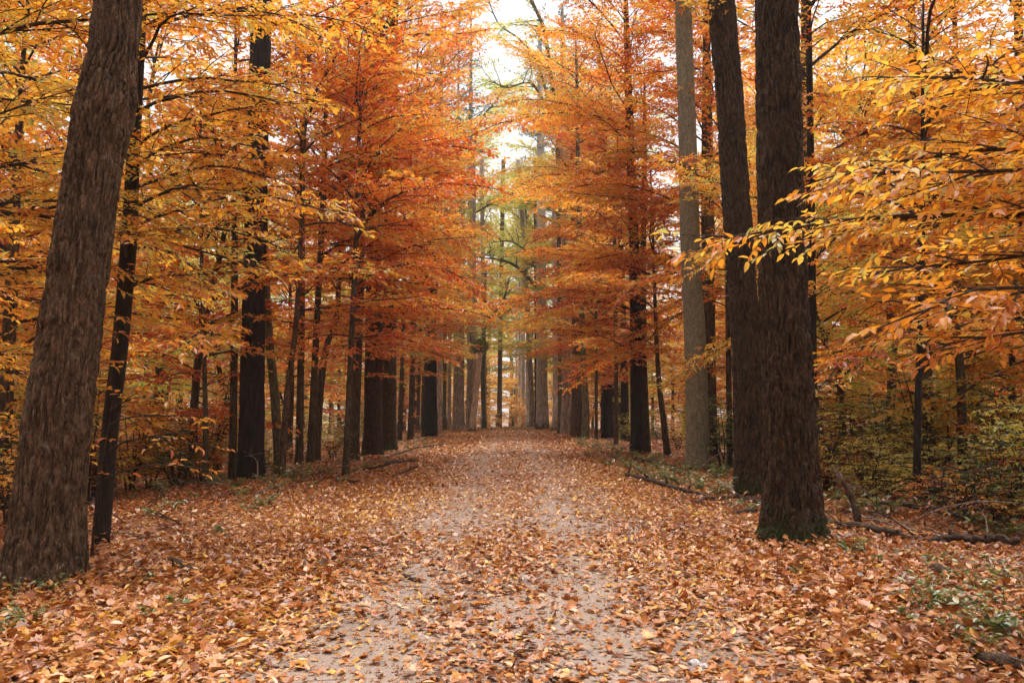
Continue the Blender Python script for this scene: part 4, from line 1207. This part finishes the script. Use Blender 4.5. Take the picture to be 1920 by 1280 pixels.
# thin brush sticks leaning about in the dark undergrowth, both sides
bp = [(330, 900), (410, 905), (480, 905), (540, 895), (620, 870), (260, 930), (300, 960), (240, 985), (280, 1010), (340, 985), (1560, 960), (1600, 985), (1640, 975), (1700, 985), (1760, 990), (1820, 1000), (1870, 985), (1900, 1005), (1670, 1000), (1850, 1020), (1580, 930), (1720, 1010), (1240, 875), (1300, 890), (355, 915), (440, 915), (230, 945), (270, 950), (400, 930), (465, 935), (530, 925), (380, 900), (290, 910), (505, 915), (575, 890), (600, 895), (660, 880), (315, 930), (1545, 940), (1615, 950), (1655, 955), (1785, 975), (1840, 970), (1885, 965), (1735, 985)]
for i, (px, py) in enumerate(bp):
    b = base_at(px, py)
    rg = np.random.default_rng(600 + i)
    acc = Acc()
    az = rg.uniform(0, 6.3); L = rg.uniform(.6, 1.8); e = rg.uniform(.05, .7)
    t = np.linspace(0, 1, 7)
    p = np.stack([np.cos(az + .4 * t) * L * t, np.sin(az + .4 * t) * L * t, L * math.sin(e) * t * (1.4 - t) + .01], -1)
    tube(acc, p, .012 * (1 - .75 * t), 5)
    for q in range(4):
        i0 = int(rg.integers(2, 6)); d = norm(np.array([math.cos(az + rg.normal(0, 1)), math.sin(az + rg.normal(0, 1)), rg.uniform(.1, .7)])) * rg.uniform(.15, .4)
        tube(acc, np.array([p[i0], p[i0] + d * .5 + [0, 0, .02], p[i0] + d]), [.006, .004, .002], 4)
    near = sorted(bp).index((px, py))
    nth = ['first', 'second', 'third', 'fourth', 'fifth', 'sixth', 'seventh', 'eighth', 'ninth', 'tenth', 'eleventh', 'twelfth', 'thirteenth', 'fourteenth', 'fifteenth', 'sixteenth', 'seventeenth', 'eighteenth', 'nineteenth', 'twentieth', 'twenty-first', 'twenty-second', 'twenty-third', 'twenty-fourth', 'twenty-fifth', 'twenty-sixth', 'twenty-seventh', 'twenty-eighth']
    j = near if px < 960 else near - sum(1 for q in bp if q[0] < 960)
    tag(ob('brush_twig', acc.mesh('brush_twig', M['deadwood'] if i % 3 else M['log']), None, b), 'thin forked dead twig in the %s brush, %s counted from the left' % ('left' if px < 960 else 'right', nth[j]), 'twig', 'dead twigs in the brush')
# broken stub leaning right of the mossy trunk
Q = np.array([at(1612, 985, 10.6), at(1604, 955, 10.6), at(1592, 925, 10.65), at(1576, 893, 10.7)])
Q[0][2] = gz(Q[0][0], 10.6) - .03
bb = Q[0].copy(); bb[2] += .03
st = thing('broken_stump', 'leaning broken stump with splintered top right of the mossy trunk', 'stump', bb)
ob('stem', trunk_mesh('stem', Q, np.array([.05, .042, .036, .026]), M['log'], 18, 30, .014, .4, bb, R), st)
for k in range(6):
    a = k * 1.05; p = Q[-1] + np.array([math.cos(a), math.sin(a), 0]) * .026; a2 = Acc()
    h = (.05, .13, .07, .16, .04, .09)[k]
    tube(a2, np.array([p - [0, 0, .05], p + [-.3 * h, 0, h * .5], p + [-.6 * h, .05 * h, h]]), [.018, .013, .002], 5)
    ob('splinter', a2.mesh('splinter', M['deadwood'], off=bb), st)
# stones
def stone(px, py, s, label, sd):
    rg = np.random.default_rng(sd)
    b = base_at(px, py)
    n, m = 9, 14
    ph, th = np.meshgrid(np.linspace(.05, PI - .05, n), np.arange(m) * 2 * PI / m, indexing='ij')
    rad = s * (1 + .22 * np.sin(3 * th + 2 * ph + sd) + .15 * np.cos(5 * ph + th * 2) + rg.normal(0, .04, th.shape))
    V = np.stack([rad * np.sin(ph) * np.cos(th), rad * np.sin(ph) * np.sin(th), rad * .75 * np.cos(ph) + s * .45], -1).reshape(-1, 3)
    i = np.arange(n - 1)[:, None] * m; j = np.arange(m)[None]; k = (j + 1) % m
    acc = Acc(); acc.add(V, np.vstack([[q, (q + 1) % m, n * m] for q in range(m)] + [[(n - 1) * m + (q + 1) % m, (n - 1) * m + q, n * m + 1] for q in range(m)]), None)
    acc.v[0] = np.vstack([V, V[:m].mean(0), V[-m:].mean(0)]); acc.n += 2
    acc.f4.append(np.stack([i + k, i + j, i + m + j, i + m + k], -1).reshape(-1, 4))
    tag(ob('stone', acc.mesh('stone', M['stone']), None, b), label, 'stone')


stone(1430, 1040, .045, 'white knobbly lump on the leaves before the mossy trunk', 3)
stone(1302, 1248, .03, 'larger of two small pale stones at lower right of the trail', 4)
stone(1318, 1252, .022, 'smaller of two small pale stones at lower right of the trail', 5)

# ------------------------------------------------------------------ fallen leaves
rl = np.random.default_rng(900)


def cover(x, y):
    """share of the ground hidden by leaves: thin in the two wheel tracks, thick at the edges"""
    wob = (vnoise(x * .7, y * .35, 11) - .5) * .5
    tr = np.exp(-((x + .78 + wob * .6) / .33) ** 2) + np.exp(-((x - .62 + wob * .6) / .36) ** 2)
    mid = 1.05 - .72 * np.clip(tr, 0, 1)
    edge = sstep(1.15, 1.8, np.abs(x + wob * .7))
    patch = .2 + 1.5 * vnoise(x * 1.9, y * 1.2, 12)
    far_ = .4 * sstep(12, 50, y)
    return np.clip(np.clip(mid * patch + far_, .2, 1) * (1 - edge) + edge, 0, 1)


def scatter(y0, y1, dens, xlim):
    out = []
    n = int((y1 - y0) * 2 * xlim * dens)
    x = rl.uniform(-xlim, xlim, n); y = rl.uniform(y0, y1, n)
    keep = (np.abs(x) < y * .70 + 1.0) & (rl.random(n) < cover(x, y))
    return x[keep], y[keep]


def lay(x, y, leaf, stack):
    n = len(x)
    edge = sstep(1.3, 2.2, np.abs(x))
    z = G(x, y) + .012 + rl.random(n) ** 1.5 * stack * (.25 + .75 * edge)
    for bx, by, br in ((-4.45, 7.5, .33), (3.19, 9.1, .36), (4.25, 14.2, .32), (-5.1, 9.9, .14), (-5.6, 17, .33)):
        dd = np.hypot(x - bx, y - by) - br
        z = z + .09 * np.exp(-np.maximum(dd, 0) / .16) * rl.random(n)
    a = rl.uniform(0, 6.283, n)
    e = rl.normal(.05, .22, n)
    D = np.stack([np.cos(a) * np.cos(e), np.sin(a) * np.cos(e), np.sin(e)], -1)
    N = np.array([0, 0, 1.0]) + rl.normal(0, .36, (n, 3)) * (.5 + .5 * edge[:, None])
    L = leaf * (.4 + .85 * rl.random(n)) * np.where(np.abs(x) < 1.5, .92, 1)
    nz = vnoise(x * .6, y * .6, 21) - .5
    t = np.clip(rl.beta(1.5, 1.5, n) + nz * .3 + np.where(rl.random(n) < .12, .35, 0), 0, 1)
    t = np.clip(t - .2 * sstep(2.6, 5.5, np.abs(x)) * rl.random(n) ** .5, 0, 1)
    return dict(P=np.stack([x, y, z], -1), D=D, N=N, L=L, W=L * np.where(rl.random(n) < .2, rl.uniform(.7, .95, n), rl.uniform(.32, .65, n)), t=t, fold=rl.uniform(-.1, .5, n), curl=rl.normal(.05, .3, n))


def litter_part(name, s, hi, parent):
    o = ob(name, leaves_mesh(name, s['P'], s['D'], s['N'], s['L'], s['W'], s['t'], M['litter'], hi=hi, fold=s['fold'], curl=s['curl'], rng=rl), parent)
    o['kind'] = 'stuff'


x, y = scatter(3.0, 9.5, 900, 7.5)
near = lay(x, y, .074, .05)
ap = apparent(near['P'], near['L'])
on = np.abs(near['P'][:, 0]) < 1.6
keep = np.ones(len(ap), bool)
for mask, par in ((on, trail), (~on, floor)):
    top = np.argsort(-np.where(mask, ap, -1))[:300]
    keep[top] = False
    leaf_objects('fallen_leaf', near['P'][top], near['D'][top], near['N'][top], near['L'][top], near['t'][top], M['litter'], par, np.zeros(3), rl, litter=True)
sub = lambda d, m: {k: v[m] for k, v in d.items()}
litter_part('leaf_cover', sub(near, keep & on), True, trail)

lob = rl.random(len(keep)) < .13
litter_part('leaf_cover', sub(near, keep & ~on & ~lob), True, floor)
bigl = sub(near, keep & lob)
bigl['L'] = bigl['L'] * 1.25; bigl['W'] = bigl['L'] * .95; bigl['t'] = bigl['t'] * .7
litter_part('lobed_leaf_cover', bigl, 'lobed', floor)
for y0, y1, dn, xl, lf in ((9.5, 18, 450, 12, .082), (18, 34, 200, 17, .10), (34, 76, 110, 9, .125)):
    x, y = scatter(y0, y1, dn, xl)
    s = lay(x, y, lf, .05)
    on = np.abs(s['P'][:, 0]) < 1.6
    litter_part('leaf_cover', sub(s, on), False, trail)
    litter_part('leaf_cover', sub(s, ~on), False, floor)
# fine twigs lying in the litter
n = 1500
x = rl.uniform(-11, 11, n); y = 3 + 22 * rl.random(n) ** 1.2
k = (np.abs(x) < y * .7 + 1) & ((np.abs(x) > 1.2) | (rl.random(n) < .3)); x, y = x[k], y[k]; n = len(x)
a = rl.uniform(0, 6.28, n); L = rl.uniform(.06, .45, n)
p0 = np.stack([x, y, G(x, y) + .03 + .04 * rl.random(n)], -1)
x2, y2 = x + np.cos(a) * L, y + np.sin(a) * L
p1 = np.stack([x2, y2, G(x2, y2) + .03 + .05 * rl.random(n)], -1)
acc = Acc(); sticks(acc, p0, p1, rl.uniform(.002, .006, n), np.full(n, .0015))
ob('twig_litter', acc.mesh('twig_litter', M['deadwood']), floor)['kind'] = 'stuff'
# crumbs of leaves and needles on the bare sand
n = 40000
x = rl.uniform(-1.7, 1.7, n); y = 3 + 19 * rl.random(n) ** 1.4
s = lay(x, y, .032, .004)
s['P'][:, 2] -= .004
s['W'] = s['L'] * rl.uniform(.12, .6, n)
litter_part('leaf_crumbs', s, False, trail)

# ------------------------------------------------------------------ the damp air between the trees
def haze_mat():
    m = bpy.data.materials.new('autumn_haze'); t = nt(m)
    v = N_(t, 'ShaderNodeVolumePrincipled', Density=.0006)
    v.inputs['Color'].default_value = (.96, .96, .98, 1)
    v.inputs['Anisotropy'].default_value = .2
    o = N_(t, 'ShaderNodeOutputMaterial'); t.links.new(v.outputs[0], o.inputs['Volume'])
    return m


hx, hy0, hy1, hz0, hz1 = 620, -130, 920, -7.5, 62
acc = Acc()
acc.add([[x_, y_, z_] for z_ in (hz0, hz1) for y_ in (hy0, hy1) for x_ in (-hx, hx)], None,
        [[0, 2, 3, 1], [4, 5, 7, 6], [0, 1, 5, 4], [2, 6, 7, 3], [0, 4, 6, 2], [1, 3, 7, 5]])
hz_ = tag(ob('haze', acc.mesh('haze', haze_mat(), smooth=False)), kind='stuff')
hz_['label'] = 'thin pale autumn haze between the trees'
